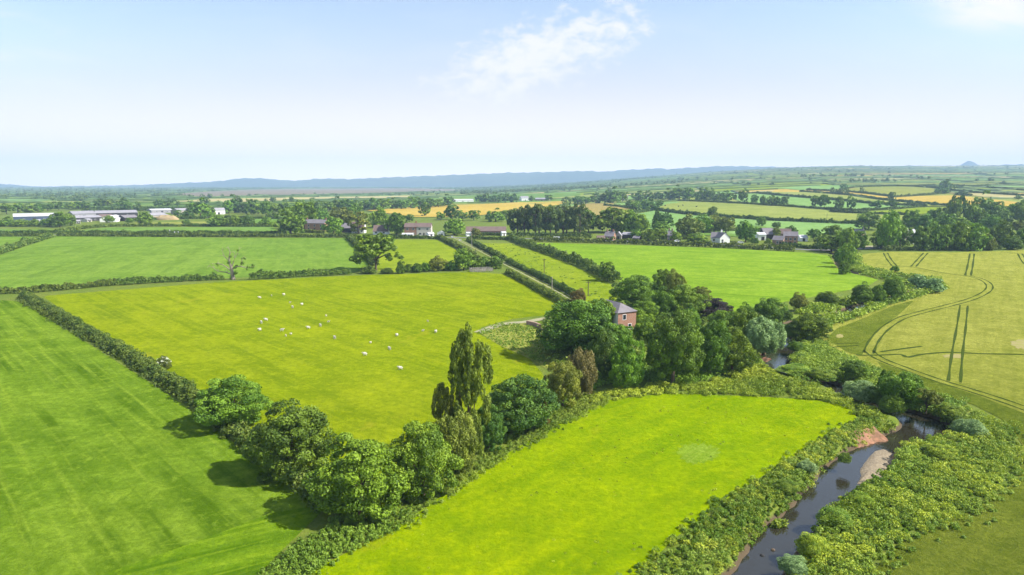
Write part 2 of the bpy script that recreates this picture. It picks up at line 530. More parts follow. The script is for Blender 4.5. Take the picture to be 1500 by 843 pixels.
G['barley_low'] = grass_mat('greener barley', (0.160, 0.205, 0.022), (0.205, 0.235, 0.030), (0.095, 0.145, 0.012), (wdir((1500, 700), (1330, 800)), 3.0), 0.5, 1.8, bump_d=0.7)
G['mown_head'] = grass_mat('mown headland grass', (0.125, 0.225, 0.008), (0.185, 0.270, 0.012), (0.066, 0.150, 0.004), (wdir((150, 843), (470, 765)), 2.6), 1.0)
G['gold'] = grass_mat('ripe golden crop', (0.430, 0.315, 0.055), (0.470, 0.360, 0.080), (0.370, 0.260, 0.040), (0.2, 12.0), 0.3, 0.4)
G['stubble'] = grass_mat('tan stubble', (0.300, 0.235, 0.070), (0.330, 0.270, 0.090), (0.230, 0.190, 0.050), (0.4, 10.0), 0.3, 0.4)
G['pale'] = grass_mat('pale hay meadow', (0.230, 0.270, 0.055), (0.270, 0.295, 0.075), (0.175, 0.225, 0.040), (0.1, 14.0), 0.3, 0.35)
G['mint'] = grass_mat('mint green crop', (0.175, 0.310, 0.085), (0.215, 0.335, 0.105), (0.140, 0.255, 0.060), (0.2, 12.0), 0.3, 0.35)
G['olive'] = grass_mat('olive rough pasture', (0.215, 0.235, 0.045), (0.255, 0.270, 0.060), (0.165, 0.200, 0.035), None, 0, 0.35)
G['green'] = grass_mat('mid green pasture', (0.125, 0.225, 0.040), (0.160, 0.255, 0.050), (0.095, 0.180, 0.026), (0.3, 12.0), 0.3, 0.35)
G['bog'] = grass_mat('brown peat bog', (0.215, 0.165, 0.110), (0.270, 0.215, 0.140), (0.125, 0.125, 0.075), (0.05, 40.0), 0.5, 0.2)
G['straw_pale'] = grass_mat('pale straw field', (0.400, 0.350, 0.150), (0.440, 0.390, 0.190), (0.330, 0.300, 0.110), (0.1, 14.0), 0.2, 0.3)

field('mown_grass_field', [(-420, 445), (28, 440), (250, 580), (474, 748), (420, 800), (372, 850), (330, 900), (-420, 900)], G['mown'], 'mown green field with faint tractor lines beside the long near hedge', 0.05)
field('sheep_pasture_field', [(62, 434), (330, 413), (520, 404), (690, 399), (738, 402), (822, 446), (800, 462), (748, 468), (705, 480), (702, 490), (770, 520), (795, 548), (805, 580), (640, 690), (560, 745), (490, 742), (300, 600), (150, 495)], G['pasture'], 'yellow green pasture grazed by scattered white sheep', 0.04)
field('green_crop_field', [(-300, 440), (0, 424), (330, 408), (515, 400), (546, 394), (508, 349), (330, 349), (82, 346), (0, 374), (-300, 470)], G['crop_green'], 'large pale green crop field behind the bare tree', 0.0)
field('grass_field', [(-400, 347), (66, 347), (-10, 371), (-400, 500)], G['crop_green'], 'small green field cut off by a slanting hedge at the edge of the photo', 0.0)
field('paddock_field', [(520, 351), (640, 352), (664, 364), (700, 388), (580, 399), (552, 397)], G['paddock'], 'small bright paddock behind the spreading lone oak', 0.05)
field('lane_paddock_field', [(706, 357), (750, 357), (820, 381), (890, 413), (912, 432), (895, 450), (850, 446), (800, 414), (760, 393)], G['paddock'], 'narrow patchy paddock between the lane and the tall hedge', 0.04)
field('bright_grass_field', [(782, 356), (900, 359), (1000, 362), (1100, 366), (1186, 371), (1214, 375), (1226, 393), (1252, 402), (1287, 410), (1270, 420), (1210, 432), (1130, 446), (1060, 460), (950, 440), (905, 412), (850, 386)], G['far_bright'], 'bright green grass field between roadside houses and farmhouse trees', 0.08)
field('meadow_field', [(395, 900), (455, 838), (590, 768), (700, 690), (800, 632), (880, 588), (975, 577), (1100, 581), (1200, 587), (1246, 598), (1256, 614), (1205, 642), (1130, 690), (1060, 735), (985, 792), (930, 850), (890, 900)], G['meadow'], 'vivid yellow green meadow between the tree belt and the river', 0.10)
field('barley_field', [(1262, 373), (1300, 369), (1400, 370), (1500, 367), (1900, 362), (2200, 900), (1230, 900), (1318, 798), (1428, 746), (1492, 705), (1500, 655), (1470, 615), (1420, 590), (1350, 570), (1250, 525), (1200, 498), (1205, 480), (1240, 470), (1310, 445), (1385, 424), (1372, 410), (1310, 402), (1262, 392)], G['barley'], 'large barley field with curving tramlines beside the river', 0.10)
field('barley_headland_field', [(1500, 606), (1600, 640), (2000, 900), (1225, 900), (1312, 800), (1424, 748), (1493, 706), (1501, 655), (1472, 617), (1425, 593), (1352, 572), (1300, 552), (1285, 530), (1340, 549), (1390, 566), (1440, 583)], G['barley_low'], 'darker green barley headland below the lowest tramline', 0.10)
field('barley_headland_field', [(1210, 498), (1225, 482), (1262, 468), (1310, 448), (1340, 440), (1316, 462), (1286, 484), (1270, 508), (1262, 522), (1240, 516)], G['barley_low'], 'rough greener patch of barley beside the river bend', 0.15)
field('mown_headland_field', [(60, 900), (150, 843), (300, 790), (400, 752), (462, 742), (474, 748), (420, 800), (372, 850), (330, 900)], G['mown_head'], 'streaked headland of the mown field at the near corner', 0.10)
field('rough_grass_patch', [(702, 487), (722, 476), (752, 471), (786, 478), (806, 500), (806, 545), (772, 524), (730, 506)], grass_mat('pale rough grass', (0.235, 0.255, 0.045), (0.300, 0.300, 0.075), (0.150, 0.190, 0.020)), 'pale rough grass at the pasture edge beside the farmhouse wood', 0.2)
# fields beyond the road
field('strip_field', [(92, 341), (160, 334), (400, 333), (408, 341), (200, 341)], G['green'], 'long thin green strip field below the grey farm sheds', 0.0)
field('strip_field', [(-300, 341), (70, 340), (78, 337), (-300, 335)], G['green'], 'thin green strip of field in front of the long white shed', 0.0)
field('straw_field', [(200, 327), (300, 325), (305, 331), (190, 332)], G['olive'], 'olive rough field between farm sheds and a round bush', 0.0)
field('small_meadow_field', [(330, 319), (420, 317), (440, 327), (320, 328)], G['green'], 'green meadow strips beneath the dark wood by the white house', 0.0)
field('golden_field', [(536, 309), (640, 302), (760, 297), (826, 294), (834, 299), (780, 306), (730, 313), (690, 318), (610, 319)], G['gold'], 'ripe golden field behind the brick terrace', 0.04)
field('stubble_field', [(826, 305), (862, 299), (892, 298), (926, 304), (928, 314), (880, 320), (845, 312)], G['stubble'], 'tan stubble field behind the pine plantation', 0.04)
field('pale_meadow_field', [(958, 307), (985, 296), (1010, 294), (1060, 297), (1150, 303), (1208, 307), (1216, 312), (1330, 316), (1330, 322), (1262, 327), (1120, 322), (1000, 313)], G['pale'], 'pale yellow meadow with dark cattle on the gentle slope', 0.03)
field('mint_field', [(938, 333), (935, 314), (958, 309), (1000, 315), (1120, 324), (1262, 329), (1266, 338), (1150, 347), (1040, 343), (960, 340)], G['mint'], 'mint green field below the slope hedge behind the white cottage', 0.03)
field('tan_field', [(1008, 330), (1120, 332), (1140, 345), (1090, 348), (1020, 345)], G['green'], 'small green field behind the dark barn', 0.0)
field('golden_strip_field', [(1180, 280), (1240, 282), (1310, 290), (1345, 288), (1400, 287), (1492, 297), (1478, 303), (1400, 302), (1340, 297), (1290, 292), (1240, 285)], G['gold'], 'long curving golden strip field on the far slope', 0.03)
field('pale_green_field', [(1062, 286), (1108, 284), (1230, 295), (1300, 301), (1358, 303), (1345, 304), (1290, 307), (1250, 308), (1160, 302), (1090, 298)], G['mint'], 'pale mint field with a row of oaks along its lower hedge', 0.0)
field('slope_field', [(1120, 282), (1178, 282), (1240, 287), (1290, 294), (1340, 299), (1392, 303), (1360, 303), (1295, 300), (1232, 293)], G['pale'], 'thin pale field just below the golden strip', 0.0)
field('olive_field', [(1225, 280), (1262, 275), (1330, 274), (1392, 279), (1352, 286), (1310, 288)], G['olive'], 'olive pasture above the golden strip', 0.04)
field('lime_field', [(1222, 312), (1290, 310), (1345, 305), (1396, 304), (1405, 309), (1345, 315)], G['paddock'], 'bright lime field under the hedge beside the parkland trees', 0.0)
field('upper_field', [(1130, 276), (1210, 272), (1260, 273), (1225, 278), (1170, 279)], G['mint'], 'pale green field on the upper slope beside a single round tree', 0.0)
field('cream_field', [(1385, 283), (1440, 284), (1520, 288), (1520, 292), (1440, 289)], G['straw_pale'], 'cream field above the end of the golden strip', 0.0)
field('cream_field', [(1080, 283), (1135, 279), (1130, 282), (1105, 284)], G['straw_pale'], 'small cream field behind the row of oaks', 0.0)
field('peat_bog_field', [(245, 285), (330, 280), (420, 277), (620, 276.5), (690, 279), (560, 283), (400, 286), (300, 289)], G['bog'], 'flat brown peat bog below the blue hills', 0.0)
field('yellow_field', [(255, 296), (300, 292), (480, 289), (600, 287), (600, 290), (480, 292), (340, 297)], G['straw_pale'], 'pale yellow field strip in front of the brown bog', 0.0)
field('long_green_field', [(560, 297), (660, 289), (760, 284), (850, 283), (850, 287), (760, 293), (640, 300)], G['green'], 'long green field in front of the dark forest', 0.0)

# ------------------------------------------------------------------ distant farmland patchwork with hedgerows
def split(q, depth, out):
    (x0, x1, y0, y1) = q
    w, h = x1 - x0, y1 - y0
    lim = 170 + 0.035 * y0
    if (w < lim * 1.9 and h < lim) or depth > 12:
        out.append(q); return
    r = random.uniform(0.38, 0.62)
    if w > h * 1.7:
        m = x0 + w * r; split((x0, m, y0, y1), depth + 1, out); split((m, x1, y0, y1), depth + 1, out)
    else:
        m = y0 + h * r; split((x0, x1, y0, m), depth + 1, out); split((x0, x1, m, y1), depth + 1, out)
cells = []
split((-9000, 9000, 960, 9400), 0, cells)
SK = 0.10
def skew(x, y):
    return x + 0.22 * y + 60 * np.sin(y / 700.0), y - SK * x + 40 * np.sin(x / 500.0)
FARM_M = [G['green'], G['mint'], G['pale'], G['paddock'], G['straw_pale'], G['olive'], G['gold'], G['stubble']]
FARM_P = [0.34, 0.17, 0.15, 0.08, 0.09, 0.11, 0.02, 0.04]
fv, ff, fm = [], [], []
hedge_lines = []
for (x0, x1, y0, y1) in cells:
    cx, cy = skew((x0 + x1) / 2, (y0 + y1) / 2)
    if cy < 880 or abs(cx) > 0.85 * cy + 400 or cy > 9300: continue
    nxs = max(1, int((x1 - x0) / 110)); nys = max(1, int((y1 - y0) / 110))
    gx, gy = np.meshgrid(np.linspace(x0, x1, nxs + 1), np.linspace(y0, y1, nys + 1))
    wx, wy = skew(gx, gy)
    b = len(fv)
    for X, Y in zip(wx.ravel(), wy.ravel()): fv.append((X, Y, float(base_h(X, Y)) + 0.05))
    mi = int(rng.choice(len(FARM_M), p=FARM_P))
    if cx / cy > 0.15 and mi == 0 and random.random() < 0.6: mi = random.choice([1, 2, 2, 4, 3])
    if cx / cy < -0.05 and mi >= 4 and random.random() < 0.6: mi = 0
    for j in range(nys):
        for i in range(nxs):
            k = b + j * (nxs + 1) + i
            ff.append((k, k + 1, k + nxs + 2, k + nxs + 1)); fm.append(mi)
    hedge_lines.append(((x0, y0), (x1, y0)))
    if random.random() < 0.8: hedge_lines.append(((x0, y0), (x0, y1)))
me = np_mesh('farmland', np.array(fv), np.array(ff))
for m_ in FARM_M: me.materials.append(m_)
me.polygons.foreach_set('material_index', np.array(fm, np.int32))
farm = link('farmland', me)
tag(farm, 'distant patchwork of green and straw coloured fields below the hills', 'fields', kind='structure')

def in_fields(x, y):
    c = np.zeros(np.shape(x), bool)
    for A in FIELD_W: c |= in_poly(A, x, y)
    return c

hv, hf = [], []
tree_pts = []
for (p, q) in hedge_lines:
    L = math.hypot(q[0] - p[0], q[1] - p[1]); n = max(2, int(L / 14))
    t = np.linspace(0, 1, n + 1)
    X, Y = skew(p[0] + (q[0] - p[0]) * t, p[1] + (q[1] - p[1]) * t)
    ok = ~in_fields(X, Y) & (Y > 900) & (np.abs(X) < 0.85 * Y + 300)
    d = np.stack([np.gradient(X), np.gradient(Y)], -1); d /= np.linalg.norm(d, axis=1)[:, None] + 1e-9
    Z = base_h(X, Y)
    wid = rng.uniform(1.4, 2.8, n + 1); hh = rng.uniform(1.8, 3.8, n + 1)
    b = len(hv)
    for i in range(n + 1):
        a = np.array([-d[i, 1], d[i, 0]])
        for s, zz in ((-1, -0.5), (-0.8, hh[i] * 0.8), (0.2, hh[i]), (0.9, hh[i] * 0.75), (1, -0.5)):
            hv.append((X[i] + a[0] * s * wid[i], Y[i] + a[1] * s * wid[i], Z[i] + zz))
    for i in range(n):
        if not (ok[i] and ok[i + 1]): continue
        for k in range(4):
            hf.append((b + i * 5 + k, b + i * 5 + k + 1, b + (i + 1) * 5 + k + 1, b + (i + 1) * 5 + k))
    nt_ = rng.poisson(L / (150 if p[0] < 0 else 260))
    for _ in range(nt_):
        t0 = random.random()
        if random.random() < 0.5: t0 = min(1, max(0, random.gauss(0.15, 0.07)))
        X1, Y1 = skew(p[0] + (q[0] - p[0]) * t0, p[1] + (q[1] - p[1]) * t0)
        tree_pts.append((X1, Y1))
far_h = link('distant_hedgerows', np_mesh('distant_hedgerows', np.array(hv), np.array(hf), tint=rng.random(len(hv)) * 0.7), M['far'])
tag(far_h, 'dark hedgerows dividing the far patchwork of fields', 'hedgerows', kind='stuff')

# ------------------------------------------------------------------ leaf clouds
def leaf_cloud(C, Rr, npl, size, lobe_tint, outward=None, squash=1.0, jit=0.7, aspect=1.5, cut=-0.25):
    """many small diamond leaves on the outer side of each lobe; C (k,3), Rr (k,)"""
    k = len(C)
    D = rng.normal(size=(k, npl, 3)); D /= np.linalg.norm(D, axis=2)[..., None]
    if outward is not None:
        O = outward / (np.linalg.norm(outward, axis=1)[:, None] + 1e-9)
        dt = np.einsum('kij,kj->ki', D, O)
        flip = dt < cut
        D = np.where(flip[..., None], D - 2 * dt[..., None] * O[:, None, :], D)
    rad = rng.uniform(0.72, 1.10, size=(k, npl, 1))
    D2 = D.copy(); D2[..., 2] *= squash
    P = (C[:, None, :] + D2 * rad * Rr[:, None, None]).reshape(-1, 3)
    Nn = D.reshape(-1, 3) + jit * rng.normal(size=(k * npl, 3)); Nn /= np.linalg.norm(Nn, axis=1)[:, None]
    A = np.cross(Nn, rng.normal(size=Nn.shape)); A /= np.linalg.norm(A, axis=1)[:, None] + 1e-9
    B = np.cross(Nn, A)
    s = (np.asarray(size) * rng.uniform(0.65, 1.3, size=(k * npl)))[:, None] * 0.5
    V = np.stack([P - A * s * aspect, P - B * s, P + A * s * aspect, P + B * s], 1).reshape(-1, 3)
    F = np.arange(len(V)).reshape(-1, 4)
    T = np.repeat(np.clip(np.repeat(lobe_tint, npl) + rng.normal(0, 0.16, k * npl), 0, 1), 4)
    return V, F, T

def join(parts):
    V, F, T, b = [], [], [], 0
    for v, f, t in parts:
        V.append(v); F.append(f + b); T.append(t); b += len(v)
    return np.concatenate(V), np.concatenate(F), np.concatenate(T)

# distant trees: one mass nobody could count
tp = np.array(tree_pts)
for _ in range(34):                                         # copses
    cy = random.uniform(1100, 6500); cx = cy * random.uniform(-0.75, 0.75)
    k = random.randint(10, 40); sx = random.uniform(20, 110)
    tp = np.concatenate([tp, np.stack([rng.normal(cx, sx, k), rng.normal(cy, 20, k)], -1)])
def band(x0, x1, y0, y1, n):                                # belts of woodland in the distance, in metres
    global tp
    tp = np.concatenate([tp, np.stack([rng.uniform(x0, x1, n), rng.uniform(y0, y1, n)], -1)])
band(-180, 330, 2350, 2550, 300); band(-300, 900, 4300, 4500, 300); band(-3600, -900, 3400, 3500, 220)
band(-2600, -400, 5300, 5500, 200); band(-4500, 2500, 6600, 6800, 350); band(-1700, -1250, 1900, 2000, 70)
tp = tp[~in_fields(tp[:, 0], tp[:, 1]) & (np.abs(tp[:, 0]) < 0.85 * tp[:, 1] + 200) & (tp[:, 1] > 1000) & (tp[:, 1] < 7500)]
parts = []
k = len(tp)
hgt = rng.uniform(5, 12, k); z0 = base_h(tp[:, 0], tp[:, 1]) - 0.3
for lob in range(5):
    off = rng.normal(0, 0.26, (k, 2)) * hgt[:, None] if lob else np.zeros((k, 2))
    zc = z0 + hgt * (0.55 if lob == 0 else rng.uniform(0.35, 0.75, k))
    r_ = hgt * (0.42 if lob == 0 else rng.uniform(0.2, 0.32, k))
    C = np.stack([tp[:, 0] + off[:, 0], tp[:, 1] + off[:, 1], zc], -1)
    parts.append(leaf_cloud(C, r_, 14 if lob == 0 else 8, np.repeat(r_ * 0.75, 14 if lob == 0 else 8), rng.random(k) * 0.8, None, 1.0, 0.5))
V, F, T = join(parts)
far_t = link('distant_woods', np_mesh('distant_woods', V, F, T), M['far'])
tag(far_t, 'countless dark trees and copses over the distant plain', 'woods', kind='stuff')

# ------------------------------------------------------------------ hills on the horizon
def hills(name, prof, dist, depth, mat, label):
    """prof: skyline in photo pixels; the ridge stands at that distance with real depth"""
    px = np.array([p[0] for p in prof], float); py = np.array([p[1] for p in prof], float)
    xx = np.linspace(px[0], px[-1], 320)
    yy = np.interp(xx, px, py) + 0.45 * np.sin(xx * 0.31) + 0.35 * np.sin(xx * 0.83 + 1) + 0.25 * np.sin(xx * 0.147 + 2)
    rows = []
    for s in np.linspace(-1, 1, 13):
        dd = dist + s * depth
        row = []
        for a, b in zip(xx, yy):
            dx, dy, dz = ray(a, b)
            zt = CAM_H + dist * dz / dy
            X = dist * dx / dy
            prof_z = (1 - abs(s)) ** 0.75
            g = float(base_h(X, min(dd, 9000))) - 25
            wz = 1 + 0.12 * math.sin(X / 160 + 5 * s) * (1 - (1 - abs(s)))
            row.append((X * (1 + 0.02 * s), dd, g + (zt - g) * prof_z * wz if zt > g else g))
        rows.append(row)
    A = np.array(rows); nr, nc = A.shape[:2]
    ii = np.arange(nr * nc).reshape(nr, nc)
    F = np.stack([ii[:-1, :-1], ii[:-1, 1:], ii[1:, 1:], ii[1:, :-1]], -1).reshape(-1, 4)
    o = link(name, np_mesh(name, A.reshape(-1, 3), F, smooth_=True), mat)
    tag(o, label, 'hills', kind='structure')
hill_m = grass_mat('hill moor', (0.06, 0.09, 0.045), (0.11, 0.14, 0.06), (0.03, 0.05, 0.03), None, 0, 0.06)
hills('hills', [(-250, 266), (0, 269.5), (25, 272), (45, 274.5), (120, 273), (200, 271.5), (300, 267), (325, 265.5), (345, 262), (385, 261), (400, 263.5), (440, 265), (462, 262), (520, 262.5), (560, 260.5), (600, 259), (680, 256), (740, 253.5), (800, 252.5), (860, 250.5), (880, 252), (920, 249), (965, 247), (985, 248), (1000, 246.5), (1060, 243.5), (1120, 244.5), (1162, 245.5), (1169, 249), (1176, 253), (1200, 262)], 9000, 900, hill_m, 'long range of pale blue hills along the horizon')
hills('hill', [(1398, 252), (1406, 245.5), (1412, 240), (1417, 236), (1424, 236.5), (1429, 240), (1438, 245), (1450, 252)], 9100, 500, hill_m, 'small flat topped blue hill standing alone on the skyline')
hills('ridge', [(1120, 262), (1180, 254), (1240, 252), (1300, 249.5), (1345, 248), (1365, 245.5), (1400, 244.5), (1440, 243.5), (1475, 242), (1500, 241), (1700, 238)], 6900, 700, M['far'], 'dark wooded ridge on the skyline beneath the lone hill')

# ------------------------------------------------------------------ air, sky and sun
hz = MB(); hz.box(-9900, 9900, -300, 10400, -3.2, 420)
m, nt, out = new_mat('haze')
pv = N(nt, 'ShaderNodeVolumePrincipled')
pv.inputs['Color'].default_value = (0.52, 0.75, 1.0, 1)
pv.inputs['Density'].default_value = 0.000132
pv.inputs['Anisotropy'].default_value = 0.0
nt.links.new(pv.outputs[0], out.inputs['Volume'])
haze = hz.build('haze', m)
tag(haze, 'pale blue summer haze over the distant plain', 'haze', kind='stuff')

SUN_EL, SUN_AZ = 43.0, 100.0            # azimuth measured from +Y (view direction) towards +X
w = bpy.data.worlds.new('World'); scene.world = w; w.use_nodes = True
nt = w.node_tree; nt.nodes.clear()
wo = nt.nodes.new('ShaderNodeOutputWorld'); bg = nt.nodes.new('ShaderNodeBackground')
sky = nt.nodes.new('ShaderNodeTexSky'); sky.sky_type = 'NISHITA'; sky.sun_disc = False
sky.sun_elevation = R(SUN_EL); sky.sun_rotation = R(SUN_AZ)
sky.air_density = 1.0; sky.dust_density = 0.6; sky.ozone_density = 1.5; sky.altitude = 100
SKY_S = 0.086
bg.inputs['Strength'].default_value = SKY_S
g = nt.nodes.new('ShaderNodeTexCoord').outputs['Generated']
sp = nt.nodes.new('ShaderNodeSeparateXYZ'); nt.links.new(g, sp.inputs[0])
ysafe = math_(nt, 'MAXIMUM', sp.outputs[1], 0.05)
a_ = math_(nt, 'DIVIDE', sp.outputs[0], ysafe); b_ = math_(nt, 'DIVIDE', sp.outputs[2], ysafe)
def cloud_mask(a0, b0, la, lb, ang):
    da = math_(nt, 'SUBTRACT', a_, a0); db = math_(nt, 'SUBTRACT', b_, b0)
    c, s = math.cos(ang), math.sin(ang)
    p = math_(nt, 'ADD', math_(nt, 'MULTIPLY', da, c / la), math_(nt, 'MULTIPLY', db, s / la))
    q = math_(nt, 'ADD', math_(nt, 'MULTIPLY', da, -s / lb), math_(nt, 'MULTIPLY', db, c / lb))
    r = math_(nt, 'SQRT', math_(nt, 'ADD', math_(nt, 'MULTIPLY', p, p), math_(nt, 'MULTIPLY', q, q)))
    return math_(nt, 'SUBTRACT', 1.0, r, clamp=True)
cv = nt.nodes.new('ShaderNodeCombineXYZ')
nt.links.new(a_, cv.inputs[0]); nt.links.new(math_(nt, 'MULTIPLY', b_, 1.7), cv.inputs[1])
n1 = noise(nt, cv.outputs[0], 34.0, 6, 0.58, 0.25)
n2 = noise(nt, cv.outputs[0], 9.0, 3, 0.5, 0.4)
mk = cloud_mask(0.030, 0.175, 0.21, 0.070, 0.36)
mk = math_(nt, 'POWER', mk, 0.6)
cl = ramp(nt, math_(nt, 'ADD', math_(nt, 'MULTIPLY', mk, 0.42), math_(nt, 'ADD', math_(nt, 'MULTIPLY', n1, 0.75), math_(nt, 'MULTIPLY', n2, 0.35))), 0.68, 0.98)
cl = math_(nt, 'MULTIPLY', cl, ramp(nt, mk, 0.02, 0.3))
mk2 = cloud_mask(0.66, 0.245, 0.14, 0.05, -0.15)
n3 = noise(nt, mapping(nt, cv.outputs[0], 0.2, (5, 14, 1)), 1.0, 5, 0.6, 0.6)
wis = ramp(nt, n3, 0.42, 0.75)
cl2 = math_(nt, 'MULTIPLY', ramp(nt, mk2, 0.0, 0.8), ramp(nt, n3, 0.25, 0.6))
mk3 = cloud_mask(-0.73, 0.20, 0.22, 0.07, -0.25)
cl3 = math_(nt, 'MULTIPLY', ramp(nt, mk3, 0.0, 0.9), wis)
allc = math_(nt, 'ADD', math_(nt, 'MULTIPLY', cl, 0.85), math_(nt, 'ADD', math_(nt, 'MULTIPLY', cl2, 0.95), math_(nt, 'ADD', math_(nt, 'MULTIPLY', cl3, 0.5), math_(nt, 'MULTIPLY', wis, 0.10))), clamp=True)
WHITE = 0.325 / SKY_S
hz_up = math_(nt, 'MULTIPLY_ADD', ramp(nt, b_, 0.17, 0.01), 0.72, math_(nt, 'MULTIPLY_ADD', ramp(nt, b_, 0.06, 0.0), 0.55, 1.0))
# thin milky veil of high cloud, thicker towards the horizon
veil = ramp(nt, b_, 0.27, 0.02)
wv_ = N(nt, 'ShaderNodeVectorMath', operation='SCALE'); wv_.inputs[0].default_value = (WHITE * 1.10, WHITE * 0.93, WHITE * 0.90)
nt.links.new(hz_up, wv_.inputs['Scale'])
base = mixrgb(nt, math_(nt, 'MULTIPLY_ADD', veil, 0.80, 0.16), sky.outputs[0], wv_.outputs[0])
col = mixrgb(nt, allc, base, (WHITE * 1.30, WHITE * 1.26, WHITE * 1.26))
nt.links.new(col, bg.inputs['Color']); nt.links.new(bg.outputs[0], wo.inputs['Surface'])

sd = bpy.data.lights.new('sun', 'SUN'); sd.energy = 3.65; sd.angle = R(0.5); sd.color = (1.0, 0.95, 0.87)
so = bpy.data.objects.new('sun', sd); COL.objects.link(so)
az = R(SUN_AZ); el = R(SUN_EL)
dirv = (math.sin(az) * math.cos(el), math.cos(az) * math.cos(el), math.sin(el))
from mathutils import Vector
so.rotation_euler = Vector(dirv).to_track_quat('Z', 'Y').to_euler()
so.location = (200, -50, 200)

scene.view_settings.view_transform = 'Standard'; scene.view_settings.look = 'None'
scene.view_settings.gamma = 1.0; scene.view_settings.exposure = 1.37; scene.view_settings.use_curve_mapping = False
scene.render.engine = 'CYCLES'
cy = scene.cycles
cy.use_denoising = True; cy.denoiser = 'OPENIMAGEDENOISE'
cy.max_bounces = 4; cy.diffuse_bounces = 2; cy.glossy_bounces = 2; cy.transmission_bounces = 3; cy.volume_bounces = 0; cy.transparent_max_bounces = 4
cy.use_adaptive_sampling = True; cy.adaptive_threshold = 0.02
# ------------------------------------------------------------------ tree kinds (unit height, unit width)
def sphere_dirs(n, zmin=-0.7):
    i = np.arange(n) + 0.5
    z = 1 - (1 - zmin) * i / n
    th = math.pi * (1 + 5 ** 0.5) * i + rng.random() * 6
    r = np.sqrt(1 - z * z)
    return np.stack([r * np.cos(th), r * np.sin(th), z], -1)

